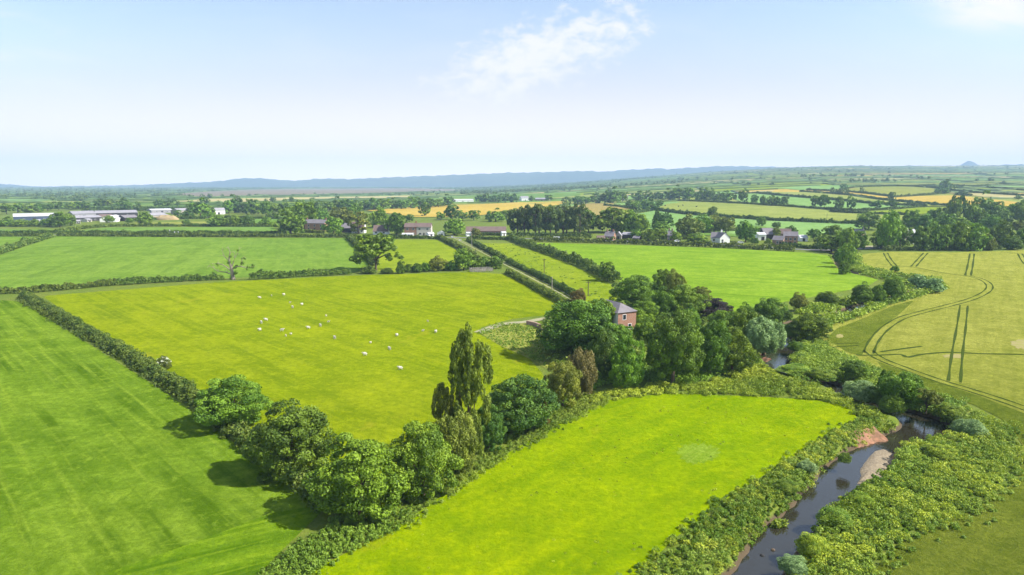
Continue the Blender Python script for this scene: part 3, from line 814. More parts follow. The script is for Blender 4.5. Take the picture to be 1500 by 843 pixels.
def crown_mesh(kind, lod, seed):
    global rng
    keep = rng; rng = np.random.default_rng(seed)
    nl, npl, leaf = {'near': (92, 210, 0.0215), 'mid': (48, 34, 0.068), 'far': (22, 18, 0.125)}[lod]
    if kind in ('round', 'tall', 'dome', 'willow'):
        D = sphere_dirs(nl, -0.85) + rng.normal(0, 0.10, (nl, 3))
        D /= np.linalg.norm(D, axis=1)[:, None]
        ph = rng.random(6) * 6
        mod = 1 + 0.13 * np.sin(3 * np.arctan2(D[:, 1], D[:, 0]) + ph[0] + 2 * D[:, 2]) + 0.10 * np.sin(5 * D[:, 2] + ph[1] + 2 * np.arctan2(D[:, 0], D[:, 1])) + rng.normal(0, 0.085, nl)
        zc, zh = {'round': (0.54, 0.40), 'tall': (0.52, 0.42), 'dome': (0.47, 0.44), 'willow': (0.52, 0.40)}[kind]
        C = D * mod[:, None] * np.array([0.40, 0.40, zh])
        if kind == 'dome': C[:, :2] *= (1.05 - 0.25 * np.maximum(D[:, 2:3], 0))
        O = C.copy()
        C[:, 2] += zc
        Rr = rng.uniform(0.055, 0.135, nl) * (1.0 if lod == 'near' else 1.25)
        keepm = rng.random(nl) > (0.05 if kind != 'willow' else 0.12)
        C, O, Rr = C[keepm], O[keepm], Rr[keepm]
        k2 = nl // 3
        D2 = sphere_dirs(k2, -0.9) * rng.uniform(0.4, 0.75, (k2, 1))
        C2 = D2 * np.array([0.36, 0.36, zh]); O2 = C2.copy(); C2[:, 2] += zc
        C = np.concatenate([C, C2]); O = np.concatenate([O, O2]); Rr = np.concatenate([Rr, rng.uniform(0.12, 0.17, k2)])
        sq = 0.8 if kind != 'willow' else 1.5
        V, F, T = leaf_cloud(C, Rr, npl, leaf, rng.random(len(C)), O, sq, 0.6 if kind != 'willow' else 0.9, 1.5 if kind != 'willow' else 2.6, -0.35)
    elif kind == 'shrub':
        D = sphere_dirs(nl, -0.1); ph = rng.random(3) * 6
        mod = 1 + 0.16 * np.sin(3 * np.arctan2(D[:, 1], D[:, 0]) + ph[0]) + rng.normal(0, 0.10, nl)
        C = D * mod[:, None] * np.array([0.38, 0.38, 0.62]); O = C.copy(); C[:, 2] += 0.22
        Rr = rng.uniform(0.09, 0.17, nl)
        C2 = C * np.array([0.6, 0.6, 0.7]); C = np.concatenate([C, C2[::2]]); O = np.concatenate([O, O[::2]]); Rr = np.concatenate([Rr, np.full(len(C2[::2]), 0.17)])
        V, F, T = leaf_cloud(C, Rr, npl, leaf * 1.15, rng.random(len(C)), O, 0.9, 0.7, 1.5, -0.3)
    elif kind == 'open':                                    # spreading oak with sky gaps: separate leaf masses on limbs
        C, Rr = [], []
        for k in range(24):
            th = k * 2.399 + rng.random() * 0.5; el_ = rng.uniform(0.0, 1.4)
            r = 0.36 * math.cos(el_) + 0.02; z = 0.36 + 0.50 * math.sin(el_) * rng.uniform(0.85, 1.1) - (0.16 if k % 4 == 1 else 0)
            for j in range(max(4, nl // 11)):
                o = rng.normal(0, 1, 3) * np.array([0.095, 0.095, 0.055])
                C.append(np.array([r * math.cos(th), r * math.sin(th), z]) + o); Rr.append(rng.uniform(0.045, 0.085))
        C = np.array(C); Rr = np.array(Rr); O = C - np.array([0, 0, 0.5])
        V, F, T = leaf_cloud(C, Rr, int(npl * 0.85), leaf, rng.random(len(C)), O, 0.8, 0.8, 1.5, -0.9)
    elif kind == 'pine':
        C, Rr = [], []
        for k in range(int(nl * 0.75)):
            z = rng.uniform(0.14, 0.97); r = 0.43 * math.sqrt(max(0, 1 - ((z - 0.54) / 0.46) ** 2)) * rng.uniform(0.5, 1.05); th = rng.random() * 6.28
            C.append((r * math.cos(th), r * math.sin(th), z)); Rr.append(rng.uniform(0.075, 0.13))
        C = np.array(C); Rr = np.array(Rr); O = C - np.array([0, 0, 0.5])
        V, F, T = leaf_cloud(C, Rr, npl, leaf, rng.random(len(C)), O, 0.5, 0.9, 1.8, -0.8)
    elif kind == 'conifer':
        C, Rr = [], []
        for k in range(nl):
            z = 0.06 + 0.90 * (k / nl) ** 0.9; r = 0.42 * (1 - z) ** 0.75 * rng.uniform(0.75, 1.08); th = k * 2.399
            C.append((r * math.cos(th), r * math.sin(th), z)); Rr.append(0.06 + 0.08 * (1 - z))
        C = np.array(C); Rr = np.array(Rr); O = C - np.array([0, 0, 0.35])
        V, F, T = leaf_cloud(C, Rr, npl, leaf, rng.random(len(C)), O, 0.7, 0.8, 1.7, -0.5)
        C2 = C * np.array([0.5, 0.5, 0.95])
        V2, F2, T2 = leaf_cloud(C2, Rr * 1.2, npl // 3, leaf * 1.2, rng.random(len(C)) * 0.4, O, 0.8, 0.8, 1.5, -0.9)
        V, F, T = join([(V, F, T), (V2, F2, T2)])
    elif kind == 'poplar':
        C, Rr = [], []
        cols = [(0.0, 0, 0.44, 1.0, 0.17), (-0.20, 0, 0.48, 0.87, 0.15), (0.22, 0, 0.50, 0.85, 0.13), (0.38, 0.02, 0.60, 0.84, 0.07), (-0.10, 0.08, 0.58, 0.94, 0.14), (0.08, -0.08, 0.42, 0.80, 0.15),
                (-0.16, -0.10, 0.08, 0.40, 0.17), (0.14, -0.12, 0.04, 0.36, 0.17), (0.36, 0.04, 0.30, 0.44, 0.05), (0.0, 0.1, 0.02, 0.32, 0.18)]
        for (x, y, za, zb, r) in cols:
            for j in range(max(7, int(nl * (0.08 + 1.15 * r)))):
                t = rng.random(); z = za + (zb - za) * t; rr = 0.88 * r * (math.sin(math.pi * min(1, t * 0.85 + 0.13)) ** 0.7 + 0.05) * rng.uniform(0.5, 1.05)
                th = rng.random() * 6.28
                C.append((x + rr * math.cos(th), y + rr * math.sin(th), z)); Rr.append(rng.uniform(0.032, 0.062))
        C = np.array(C); Rr = np.array(Rr); O = np.stack([C[:, 0], C[:, 1], np.full(len(C), 0.05)], -1)
        V, F, T = leaf_cloud(C, Rr, int(npl * 0.6), leaf * 0.75, rng.random(len(C)), O, 1.0, 0.9, 1.7, -0.95)
    V[:, 2] = np.maximum(V[:, 2], 0.005)
    rng = keep
    return np_mesh(kind + '_crown', V, F, tint=T)

def trunk_mesh(kind, seed):
    rr = random.Random(seed); b = MB()
    if kind == 'poplar':
        for (x, y, top, r) in ((0.02, 0, 0.9, 0.030), (-0.17, 0.02, 0.72, 0.020), (0.16, -0.03, 0.7, 0.020), (0.08, 0.06, 0.75, 0.018)):
            b.tube([(x * 0.3, y * 0.3, -0.02), (x * 0.5, y * 0.5, top * 0.35), (x * 0.9, y * 0.9, top * 0.7), (x, y, top)], [r, r * 0.8, r * 0.5, r * 0.15], 6)
    elif kind == 'pine':
        b.tube([(0, 0, -0.02), (0.012, 0.006, 0.35), (-0.008, 0, 0.7), (0.004, 0, 0.93)], [0.05, 0.038, 0.024, 0.008], 6)
        for k in range(5):
            th = rr.random() * 6.28; z = rr.uniform(0.4, 0.8)
            b.tube([(0, 0, z), (0.13 * math.cos(th), 0.13 * math.sin(th), z + 0.04), (0.27 * math.cos(th), 0.27 * math.sin(th), z + 0.07)], [0.018, 0.011, 0.004], 5)
    elif kind == 'conifer':
        b.tube([(0, 0, -0.02), (0, 0, 0.5), (0, 0, 0.96)], [0.035, 0.022, 0.004], 6)
    else:
        h = 0.30 if kind != 'shrub' else 0.12
        b.tube([(0, 0, -0.02), (0.01, 0, 0.05), (0.0, 0.01, h), (0.01, 0, 0.72)], [0.034, 0.024, 0.020, 0.006] if kind == 'open' else [0.048, 0.034, 0.028, 0.008] if kind != 'shrub' else [0.03, 0.025, 0.02, 0.006], 8)
        for k in range(7):
            th = k * 2.399 + rr.random(); el_ = rr.uniform(0.35, 1.1); z0 = h * rr.uniform(0.7, 1.15); L = rr.uniform(0.30, 0.40)
            p1 = (0.5 * L * math.cos(th) * math.cos(el_), 0.5 * L * math.sin(th) * math.cos(el_), z0 + 0.4 * L * math.sin(el_) + 0.03)
            p2 = (L * math.cos(th) * math.cos(el_), L * math.sin(th) * math.cos(el_), z0 + L * math.sin(el_))
            b.tube([(0, 0, z0), p1, p2], [0.022, 0.014, 0.004], 5)
    return b.mesh(kind + '_trunk')

_crowns, _trunks = {}, {}
NVAR = {'near': 4, 'mid': 3, 'far': 3}
def crown_for(kind, lod, i):
    key = (kind, lod, i % (NVAR[lod] if kind in ('round', 'tall', 'dome') else 2))
    if key not in _crowns:
        me = crown_mesh(kind, lod, sum(map(ord, kind + lod)) * 13 + key[2] * 101)
        me.materials.append(M['mid'])
        _crowns[key] = me
    return _crowns[key]
def trunk_for(kind, i):
    key = (kind, i % 2)
    if key not in _trunks:
        me = trunk_mesh(kind, 5 + key[1] + sum(map(ord, kind))); me.materials.append(M['bark'])
        _trunks[key] = me
    return _trunks[key]

NAMES = {'round': ('broadleaf_tree', 'tree'), 'tall': ('broadleaf_tree', 'tree'), 'dome': ('broadleaf_tree', 'tree'), 'open': ('oak_tree', 'tree'), 'pine': ('pine_tree', 'pine tree'),
         'conifer': ('conifer_tree', 'conifer tree'), 'poplar': ('poplar_tree', 'poplar tree'), 'willow': ('willow_tree', 'willow tree'), 'shrub': ('bush', 'bush')}
_ti = [0]
def tree(px, yb, yt, wpx, kind, mat, label, group=None, name=None, cat=None, wide=1.0):
    """foot of the trunk at photo pixel (px, yb); yt top, wpx crown width"""
    _ti[0] += 1; i = _ti[0]
    p, t = at(px, yb)
    dep = math.atan2(CAM_H, p[1])
    wdt = wpx * t / 1000.0
    hpx = (yb - yt) * t / 1000.0
    h = max(1.2, (hpx - 0.30 * wdt * math.sin(dep)) / math.cos(dep) if yb > 440 else hpx)
    lod = 'near' if t < 225 else ('mid' if t < 640 else 'far')
    nm, ct = NAMES[kind]
    z = float(base_h(p[0], p[1])) + (0.1 if t < 400 else 0.35)
    e = empty(name or nm, (p[0], p[1], z), (i * 2.4) % 6.28 if kind != 'poplar' else 0.0, (wdt * wide, wdt, h))
    tag(e, label, cat or ct, group)
    tr = link('trunk', trunk_for(kind, i), None, e)
    cr = link('crown', crown_for(kind, lod, i), None, e)
    cr.material_slots[0].link = 'OBJECT'; cr.material_slots[0].material = M[mat]
    return e

def hedge_world(P, width, height, leaf, dens, gap=None):
    """P (n,2) world path; returns one bushy leaf mesh"""
    P = np.array(P)
    seg = np.hypot(*np.diff(P, axis=0).T); L = np.concatenate([[0], np.cumsum(seg)])
    step = max(0.55 * width, 0.45)
    s = np.arange(0, L[-1], step)
    X = np.interp(s, L, P[:, 0]); Y = np.interp(s, L, P[:, 1])
    d = np.stack([np.gradient(X), np.gradient(Y)], -1) if len(s) > 1 else np.array([[1.0, 0]])
    d /= np.linalg.norm(d, axis=1)[:, None] + 1e-9
    nr = np.stack([-d[:, 1], d[:, 0]], -1)
    n = len(s)
    vary = 1 + 0.14 * np.sin(s / 3.1) + 0.12 * np.sin(s / 7.7 + 1) + rng.normal(0, 0.13, n) + 0.35 * (rng.random(n) < 0.05)
    C, Rr, O = [], [], []
    for (off, zz, rr) in ((-0.30, 0.26, 0.34), (0.30, 0.26, 0.34), (-0.22, 0.62, 0.33), (0.22, 0.62, 0.33), (0.0, 0.80, 0.26)):
        jx = rng.normal(0, 0.09 * width, n)
        cx = X + nr[:, 0] * (off * width + jx) + d[:, 0] * rng.normal(0, 0.25 * step, n)
        cy_ = Y + nr[:, 1] * (off * width + jx) + d[:, 1] * rng.normal(0, 0.25 * step, n)
        z = base_h(cx, cy_) + zz * height * vary
        C.append(np.stack([cx, cy_, z], -1))
        Rr.append(np.full(n, rr * 0.5 * (width + height)) * rng.uniform(0.75, 1.2, n))
        O.append(np.stack([nr[:, 0] * off, nr[:, 1] * off, np.full(n, 0.15 + zz * 0.5)], -1))
    C = np.concatenate(C); Rr = np.concatenate(Rr); O = np.concatenate(O)
    V, F, T = leaf_cloud(C, Rr, dens, leaf, rng.random(len(C)), O, 0.85, 0.7, 1.4, -0.5)
    gz = base_h(V[:, 0], V[:, 1]); V[:, 2] = np.maximum(V[:, 2], gz + 0.02)
    return np_mesh('hedge', V, F, tint=T)

def hedge(px, width, height, label, mat='hedge', leaf=None, dens=None, name='hedge', group=None):
    W = np.array([at(a, b)[0] for a, b in px])
    tt = np.mean([at(a, b)[1] for a, b in px])
    leaf = leaf or (0.20 if tt < 170 else 0.38 if tt < 300 else 0.65 if tt < 560 else 1.2)
    dens = dens or (70 if tt < 170 else 34 if tt < 300 else 18 if tt < 560 else 10)
    Wd = catmull(W, 6) if len(W) > 2 else W
    o = link(name, hedge_world(Wd, width, height, leaf, dens), M[mat])
    tag(o, label, 'hedge', group)
    return o

# ---- hedges near and mid
hedge([(36, 436), (70, 455), (120, 484), (180, 519), (240, 557), (300, 600), (350, 640), (400, 684), (452, 724), (486, 746)], 2.5, 2.0, 'long browned field hedge running from the crop field corner down to the tree belt', 'hedge_brown', 0.24, 60)
hedge([(-60, 434), (0, 431), (60, 428), (130, 421.5), (172, 418)], 2.2, 2.3, 'dark hedge meeting the top of the long browned hedge', 'hedge_dark')
hedge([(176, 418), (230, 414.5), (280, 412), (326, 410)], 2.2, 2.4, 'dark hedge running up to the bare tree from the corner', 'hedge_dark')
hedge([(368, 410), (410, 408), (440, 405.5), (480, 404), (514, 402)], 2.2, 2.6, 'dark hedge between the bare tree and the lone oak', 'hedge_dark')
hedge([(-40, 386), (0, 372), (40, 359), (76, 348)], 3.0, 3.2, 'slanting clipped hedge dividing two green fields near the photo edge', 'hedge_brown')
hedge([(-60, 347), (70, 346.5)], 2.4, 2.2, 'dark roadside hedge in front of the small cut off field', 'hedge_dark')
hedge([(84, 346.5), (200, 347), (300, 347.5), (420, 348), (505, 348.5), (552, 349.5)], 2.4, 2.4, 'long straight dark hedge along the near side of the road', 'hedge_dark')
hedge([(-60, 342.5), (85, 342), (200, 342.3), (300, 342.5), (412, 343.5)], 2.4, 2.2, 'straight dark hedge along the far side of the road by the strip field', 'hedge_dark')
hedge([(82, 341), (112, 336.5), (160, 332.5), (200, 332), (300, 332), (410, 333)], 2.4, 2.0, 'thin hedge between the strip field and the farm sheds', 'hedge')
hedge([(511, 350), (522, 360), (536, 376), (550, 390)], 2.8, 2.8, 'brown topped hedge beside the lone oak', 'hedge_brown')
hedge([(560, 350), (600, 350), (645, 350.5)], 2.2, 2.2, 'hedge in front of the brick terrace', 'hedge_dark')
hedge([(644, 350), (662, 359), (684, 371), (702, 383)], 2.6, 2.4, 'broad clipped hedge on the paddock side of the upper lane', 'hedge')
hedge([(744, 401), (770, 415), (800, 432), (832, 449)], 2.3, 1.9, 'clipped hedge between the sheep pasture and the lower lane', 'hedge')
hedge([(686, 352.5), (700, 361), (722, 373), (740, 383)], 2.4, 2.2, 'ragged hedge on the far side of the upper lane', 'hedge_brown')
hedge([(744, 385), (765, 395), (790, 407), (815, 420), (846, 437)], 2.2, 1.9, 'dark clipped hedge on the far side of the lower lane', 'hedge_dark')
hedge([(748, 351), (765, 359), (800, 371), (830, 382), (860, 393), (884, 407), (905, 416)], 3.2, 3.6, 'tall leafy hedge between the narrow paddock and the bright grass field', 'hedge_brown')
hedge([(690, 350.5), (720, 351.5), (748, 352)], 2.2, 2.0, 'short roadside hedge below the long bungalow', 'hedge_dark')
hedge([(700, 345.5), (716, 345.3), (742, 345.5)], 1.6, 1.8, 'garden hedge in front of the long bungalow', 'hedge_dark')
hedge([(782, 354), (840, 355.5), (900, 357), (960, 359.5), (1010, 361.5)], 2.8, 3.0, 'long roadside hedge between the white van and the bushy garden', 'hedge')
hedge([(1014, 361.5), (1060, 363.5), (1110, 366), (1165, 369)], 2.8, 3.2, 'uneven roadside hedge in front of the white cottage and brick farmhouse', 'hedge')
hedge([(446, 341.5), (476, 342)], 1.8, 2.2, 'trimmed garden hedge in front of the red brick house', 'hedge')
hedge([(1145, 362), (1175, 364), (1200, 366)], 2.0, 2.2, 'low hedge beside the brick farmhouse wall', 'hedge_dark')
hedge([(1296, 368), (1330, 367.5), (1400, 367), (1468, 366)], 2.4, 2.2, 'hedge at the foot of the parkland wood above the barley', 'hedge_dark')
hedge([(752, 347.5), (800, 348), (866, 349)], 3.0, 3.2, 'dark scrub along the foot of the pine plantation', 'hedge_dark')
# ---- hedges on the far slope
FARH = 'hedges across the far slope'
for px, lab, hh in [
    ([(945, 306), (1000, 313.5), (1060, 319), (1120, 323), (1200, 327), (1262, 329)], 'hedge dividing the pale cattle meadow from the mint field', 3.2),
    ([(1216, 311), (1255, 313)], 'short hedge at the corner of the bright lime field', 2.6),
    ([(1257, 313), (1300, 315), (1345, 316.5)], 'hedge under the bright lime field', 2.6),
    ([(985, 294.5), (1060, 297.5), (1150, 303), (1208, 307.5)], 'hedge along the top of the pale cattle meadow', 2.6),
    ([(1210, 307.5), (1260, 309), (1300, 307.5), (1350, 304.5)], 'hedge below the mint field with the oaks', 2.6),
    ([(1108, 284), (1160, 289), (1230, 295), (1290, 300.5), (1358, 303.5)], 'long hedge along the top of the mint field with the oaks', 4.0),
    ([(1172, 281.5), (1240, 286), (1290, 293), (1340, 298), (1392, 303), (1402, 303.5)], 'dark hedge along the lower edge of the golden strip', 3.0),
    ([(1182, 279), (1260, 283), (1310, 289), (1350, 287), (1392, 283)], 'dark hedge along the upper edge of the golden strip', 3.2),
    ([(1392, 280), (1440, 284), (1520, 289)], 'hedge above the cream field near the golden strip', 3.6),
    ([(1230, 279), (1262, 274.5), (1330, 273.5), (1392, 278)], 'hedge along the top of the olive pasture', 3.0),
    ([(1330, 274), (1380, 272), (1440, 275), (1520, 281)], 'hedge rising from the olive pasture towards the skyline', 3.0),
    ([(1400, 276), (1460, 272), (1520, 273)], 'dark hedge high on the slope above the cream field', 3.0),
    ([(885, 302), (905, 303.5), (926, 307)], 'short hedge at the top corner of the tan stubble', 2.8),
    ([(926, 313), (940, 311), (958, 309)], 'short hedge under the pair of round trees by the stubble', 2.8),
    ([(1000, 290), (1080, 285), (1130, 283)], 'hedge behind the long row of dark oaks', 3.0),
    ([(1010, 341), (1080, 339), (1130, 341), (1150, 343)], 'hedge behind the dark barn', 2.6),
    ([(195, 325), (240, 322), (300, 321)], 'dark hedge in front of the grey barns', 2.6),
    ([(120, 306), (180, 305.5), (250, 306), (330, 305)], 'long hedge in the fields behind the farm sheds', 3.0),
    ([(120, 309.5), (190, 309), (245, 309.5)], 'second hedge in the fields just behind the grey sheds', 3.0),
    ([(330, 320), (380, 321), (425, 322)], 'thin hedge across the green meadow by the dark wood', 2.4),
]:
    hedge(px, 2.6, hh, lab, 'hedge_dark', group=FARH)

# ---- near and mid trees: (foot x, foot y, top y, width, kind, leaf, label)
NEAR = 'trees in the near belt'
for a in [
    (342, 622, 546, 100, 'dome', 'mid', 'spreading green tree at the lower end of the browned hedge', NEAR),
    (430, 694, 588, 122, 'dome', 'dark', 'big rounded dark tree in the hedge below the spreading green tree', NEAR),
    (530, 752, 632, 132, 'dome', 'yellow', 'large yellow green tree at the near corner of the tree belt', NEAR),
    (620, 724, 616, 100, 'dome', 'mid', 'dense green tree standing beside the yellow green corner tree', NEAR),
    (668, 692, 610, 66, 'willow', 'olive', 'olive feathery tree at the foot of the tall poplar', NEAR),
    (652, 672, 560, 54, 'poplar', 'olive', 'shorter poplar with a bare gap beside the tall poplar', NEAR),
    (686, 672, 480, 78, 'poplar', 'olive', 'tall multi stemmed poplar rising above the tree belt', NEAR),
    (716, 660, 592, 48, 'dome', 'blue', 'small blue green tree tucked between poplar and big dome', NEAR),
    (762, 630, 546, 98, 'dome', 'blue', 'broad blue green dome tree beside the straw coloured grass', NEAR),
    (824, 597, 530, 54, 'tall', 'olive', 'upright olive green tree at the far end of the tree belt', NEAR),
    (791, 622, 585, 24, 'shrub', 'bronze', 'small bronze bush between two belt trees', NEAR),
    (852, 578, 512, 42, 'willow', 'dry', 'thin half dead brown tree with bare twigs', NEAR),
]:
    tree(*a[:7], group=a[7])
WOOD = 'trees round the farmhouse'
for a in [
    (848, 522, 436, 114, 'round', 'dark', 'huge dark tree hiding the front of the farmhouse'),
    (828, 505, 462, 56, 'dome', 'mid', 'rounded green tree on the pasture edge of the farmhouse wood'),
    (884, 486, 438, 36, 'tall', 'mid', 'light crowned tree leaning before the white farmhouse wall'),
    (847, 450, 424, 24, 'tall', 'bronze', 'small bronze tree where the lane meets the wood'),
    (930, 452, 402, 64, 'dome', 'dark', 'large dark rounded tree behind the farmhouse roof'),
    (944, 476, 439, 48, 'dome', 'yellow', 'bright yellow green tree beside the brick gable'),
    (972, 440, 396, 32, 'round', 'mid', 'green tree at the back edge of the wood'),
    (987, 452, 397, 32, 'tall', 'olive', 'olive brown tree standing tallest at the back of the wood'),
    (1002, 466, 416, 60, 'dome', 'mid', 'tree with yellowish top beside the olive brown tree'),
    (974, 468, 424, 46, 'dome', 'mid', 'leafy tree filling the gap behind the slender tree of the wood'),
    (1024, 450, 420, 32, 'round', 'olive', 'olive tree just behind the purple tree'),
    (1046, 466, 436, 50, 'dome', 'purple', 'dark purple leaved tree at the edge of the wood'),
    (884, 556, 482, 44, 'dome', 'blue', 'blue green tree at the front of the wood beside the brown twigs'),
    (868, 528, 478, 36, 'tall', 'dark', 'dark narrow tree inside the front of the wood'),
    (918, 570, 490, 52, 'dome', 'mid', 'light green tree in the middle front of the wood'),
    (906, 512, 474, 44, 'round', 'mid', 'garden tree below the brick farmhouse gable'),
    (942, 504, 466, 30, 'tall', 'mid', 'slender tree between the gable and the great front tree'),
    (986, 564, 458, 82, 'round', 'dark', 'great tall tree standing forward at the wood front'),
    (1008, 505, 450, 36, 'tall', 'mid', 'slim bright tree rising behind the great front tree'),
    (1040, 552, 468, 54, 'round', 'dark', 'dark tree next to the great front tree'),
    (1072, 546, 478, 58, 'dome', 'mid', 'rounded tree at the river end of the wood front'),
    (1062, 500, 454, 50, 'round', 'mid', 'tree beneath the purple tree'),
    (1090, 512, 456, 46, 'willow', 'mid', 'weeping green tree at the river end of the wood'),
    (1118, 520, 464, 56, 'willow', 'silver', 'pale willow leaning over the river pool'),
    (1126, 478, 436, 44, 'round', 'dark', 'dark tree on the river bank behind the pale willow'),
    (1092, 478, 446, 30, 'dome', 'mid', 'small round tree between the purple tree and the river'),
]:
    tree(*a[:7], group=WOOD)
RIVT = 'trees along the river'
for a in [
    (1186, 498, 459, 58, 'round', 'mid', 'wide green tree standing alone on the river bend'),
    (1170, 456, 430, 24, 'tall', 'olive', 'small upright tree at the bright field edge'),
    (1212, 446, 427, 30, 'shrub', 'dark', 'rounded dark bush at the bright field edge'),
    (1262, 446, 416, 30, 'dome', 'dark', 'first dark tree of the trio upstream by the bright field'),
    (1284, 446, 417, 24, 'dome', 'mid', 'middle tree of the trio upstream by the bright field'),
    (1305, 441, 406, 30, 'tall', 'dark', 'tallest tree of the trio upstream by the bright field'),
    (1364, 428, 408, 34, 'shrub', 'silver', 'pale willow bush in the upstream river bend'),
    (1345, 418, 404, 26, 'shrub', 'silver', 'low pale bush beside the upstream river bend'),
    (1311, 398, 390, 12, 'shrub', 'mid', 'lone little bush on the barley headland'),
    (1250, 556, 527, 36, 'round', 'dark', 'dark tree at the head of the river thicket'),
    (1262, 584, 556, 48, 'shrub', 'silver', 'silvery bush at the front of the river thicket'),
    (1292, 580, 541, 22, 'conifer', 'dark', 'thin dark tree in the middle of the river thicket'),
    (1320, 598, 546, 60, 'willow', 'yellow', 'feathery yellow green willow in the river thicket'),
    (1356, 606, 564, 40, 'open', 'olive', 'sparse leaning tree with bare limbs over the river'),
    (1392, 614, 592, 36, 'shrub', 'bank2', 'low bush beside the dark river pool'),
    (1306, 604, 576, 34, 'shrub', 'mid', 'green bush below the feathery willow'),
    (1280, 590, 566, 28, 'shrub', 'dark', 'dark bush between the silvery bush and the willow'),
    (1155, 494, 474, 26, 'shrub', 'mid', 'bush on the bank above the river pool'),
    (1146, 470, 452, 26, 'shrub', 'dark', 'dark bush upstream of the pale willow'),
    (1166, 514, 500, 24, 'shrub', 'dark', 'dark bush hanging over the far side of the river pool'),
    (1172, 528, 518, 20, 'shrub', 'dark', 'low dark bush below the river pool'),
    (1165, 546, 532, 46, 'shrub', 'bank2', 'wide low bush between the river pool and the thicket'),
    (1206, 556, 540, 40, 'shrub', 'bank2', 'wide weedy bush beside the dark head of the thicket'),
    (1240, 392, 360, 22, 'tall', 'mid', 'upright tree where the river leaves the village wood'),
    (1236, 402, 384, 16, 'shrub', 'dark', 'small dark bush in the upper river strip'),
    (1230, 386, 366, 18, 'tall', 'dark', 'narrow dark tree at the top of the river strip'),
    (1236, 678, 664, 18, 'shrub', 'dark', 'small dark bush overhanging the river opposite the gravel bar'),
    (1222, 768, 742, 46, 'shrub', 'bank2', 'rounded pale bush on the river edge below the gravel bar'),
    (1190, 812, 782, 42, 'shrub', 'bank', 'yellow green bush on the river edge facing the reed tuft'),
    (1262, 742, 722, 34, 'shrub', 'bank', 'small bush among the weeds below the gravel bar'),
    (1162, 838, 814, 40, 'shrub', 'silver', 'pale bush on the river edge at the bottom of the photo'),
    (1152, 720, 706, 34, 'shrub', 'bank2', 'low round bush in the weeds of the meadow bank'),
    (1182, 690, 676, 26, 'shrub', 'silver', 'pale bush on the meadow bank opposite the lower gravel'),
    (1420, 636, 612, 44, 'shrub', 'silver', 'pale bush at the outer tip of the weedy river bend'),
    (1376, 668, 650, 40, 'shrub', 'bank', 'bright bush in the middle of the weedy river bend'),
    (890, 412, 384, 24, 'round', 'mid', 'single round tree at the foot of the tall leafy hedge'),
]:
    tree(*a[:7], group=RIVT)
LANE = 'trees and bushes beside the lane'
for a in [
    (551, 396, 341, 68, 'open', 'mid', 'lone spreading oak with gaps in its crown'),
    (540, 401, 390, 22, 'shrub', 'hedge_dark', 'dark bush at the foot of the lone oak'),
    (566, 401, 393, 18, 'shrub', 'hedge_dark', 'low dark bush just beyond the lone oak trunk'),
    (587, 401, 384, 14, 'shrub', 'dark', 'upright bush nearest the lone oak in the paddock hedge'),
    (598, 399, 387, 12, 'shrub', 'dark', 'small second bush from the lone oak in the paddock hedge'),
    (612, 399, 387, 18, 'shrub', 'dark', 'rounded third bush from the lone oak in the paddock hedge'),
    (624, 398, 385, 14, 'shrub', 'dark', 'fourth bush from the lone oak in the paddock hedge'),
    (641, 397, 377, 26, 'dome', 'olive', 'brown green dome bush in the paddock hedge'),
    (661, 397, 383, 18, 'shrub', 'dark', 'dark bush between the brown green dome and the bright tree'),
    (679, 396, 368, 30, 'round', 'mid', 'bright green tree in the paddock hedge beside the lane'),
    (698, 394, 379, 22, 'shrub', 'dark', 'dark bush directly behind the wooden sheep pen'),
    (709, 393, 378, 20, 'shrub', 'mid', 'rounded bush behind the far end of the sheep pen'),
    (726, 394, 375, 20, 'dome', 'dark', 'dark rounded bush at the gateway by the lane'),
]:
    tree(*a[:7], group=LANE)
elder = empty('elder_bush', (*at(240, 541)[0], 0.1), 0.4)
tag(elder, 'elder bush covered in white blossom beside the browned hedge', 'bush', LANE)
me_ = crown_for('shrub', 'near', 0)
e1 = link('foliage', me_, None, elder); e1.scale = (2.8, 2.6, 2.4); e1.material_slots[0].link = 'OBJECT'; e1.material_slots[0].material = M['hedge']
C_ = sphere_dirs(16, 0.1) * np.array([1.15, 1.1, 1.25]) + np.array([0, 0, 1.0])
V, F, T = leaf_cloud(C_, np.full(16, 0.38), 22, 0.22, rng.random(16), None, 0.5)
link('blossom', np_mesh('blossom', V, F, tint=T), M['blossom'], elder)
e3 = link('stem', trunk_for('shrub', 0), None, elder); e3.scale = (2.6, 2.6, 2.6)

# ---- village and middle distance
ORD = ['nearest', 'second', 'third', 'fourth', 'fifth', 'sixth', 'seventh', 'eighth', 'ninth', 'tenth', 'eleventh', 'twelfth', 'thirteenth', 'fourteenth', 'fifteenth', 'sixteenth', 'seventeenth', 'eighteenth', 'nineteenth', 'twentieth']
def row(where, anchor, group, items):
    """a run of trees named by counting away from a landmark"""
    for k, it in enumerate(items):
        x, yb, yt, wd, kind, mat = it
        noun = {'shrub': 'bush', 'pine': 'pine', 'conifer': 'conifer', 'open': 'oak'}.get(kind, 'tree')
        shade = {'dark': 'dark', 'mid': 'green', 'yellow': 'yellowish', 'olive': 'olive', 'blue': 'bluish', 'pine': 'dark', 'far': 'dark', 'bronze': 'bronze', 'hedge_dark': 'dark', 'silver': 'silvery'}[mat]
        o_ = ORD[k]
        lab = (f'{shade} {noun} {where}, nearest {anchor}' if k == 0 else f'{shade} {noun} {where}, {o_} from {anchor}')
        tree(x, yb, yt, wd, kind, mat, lab, group)
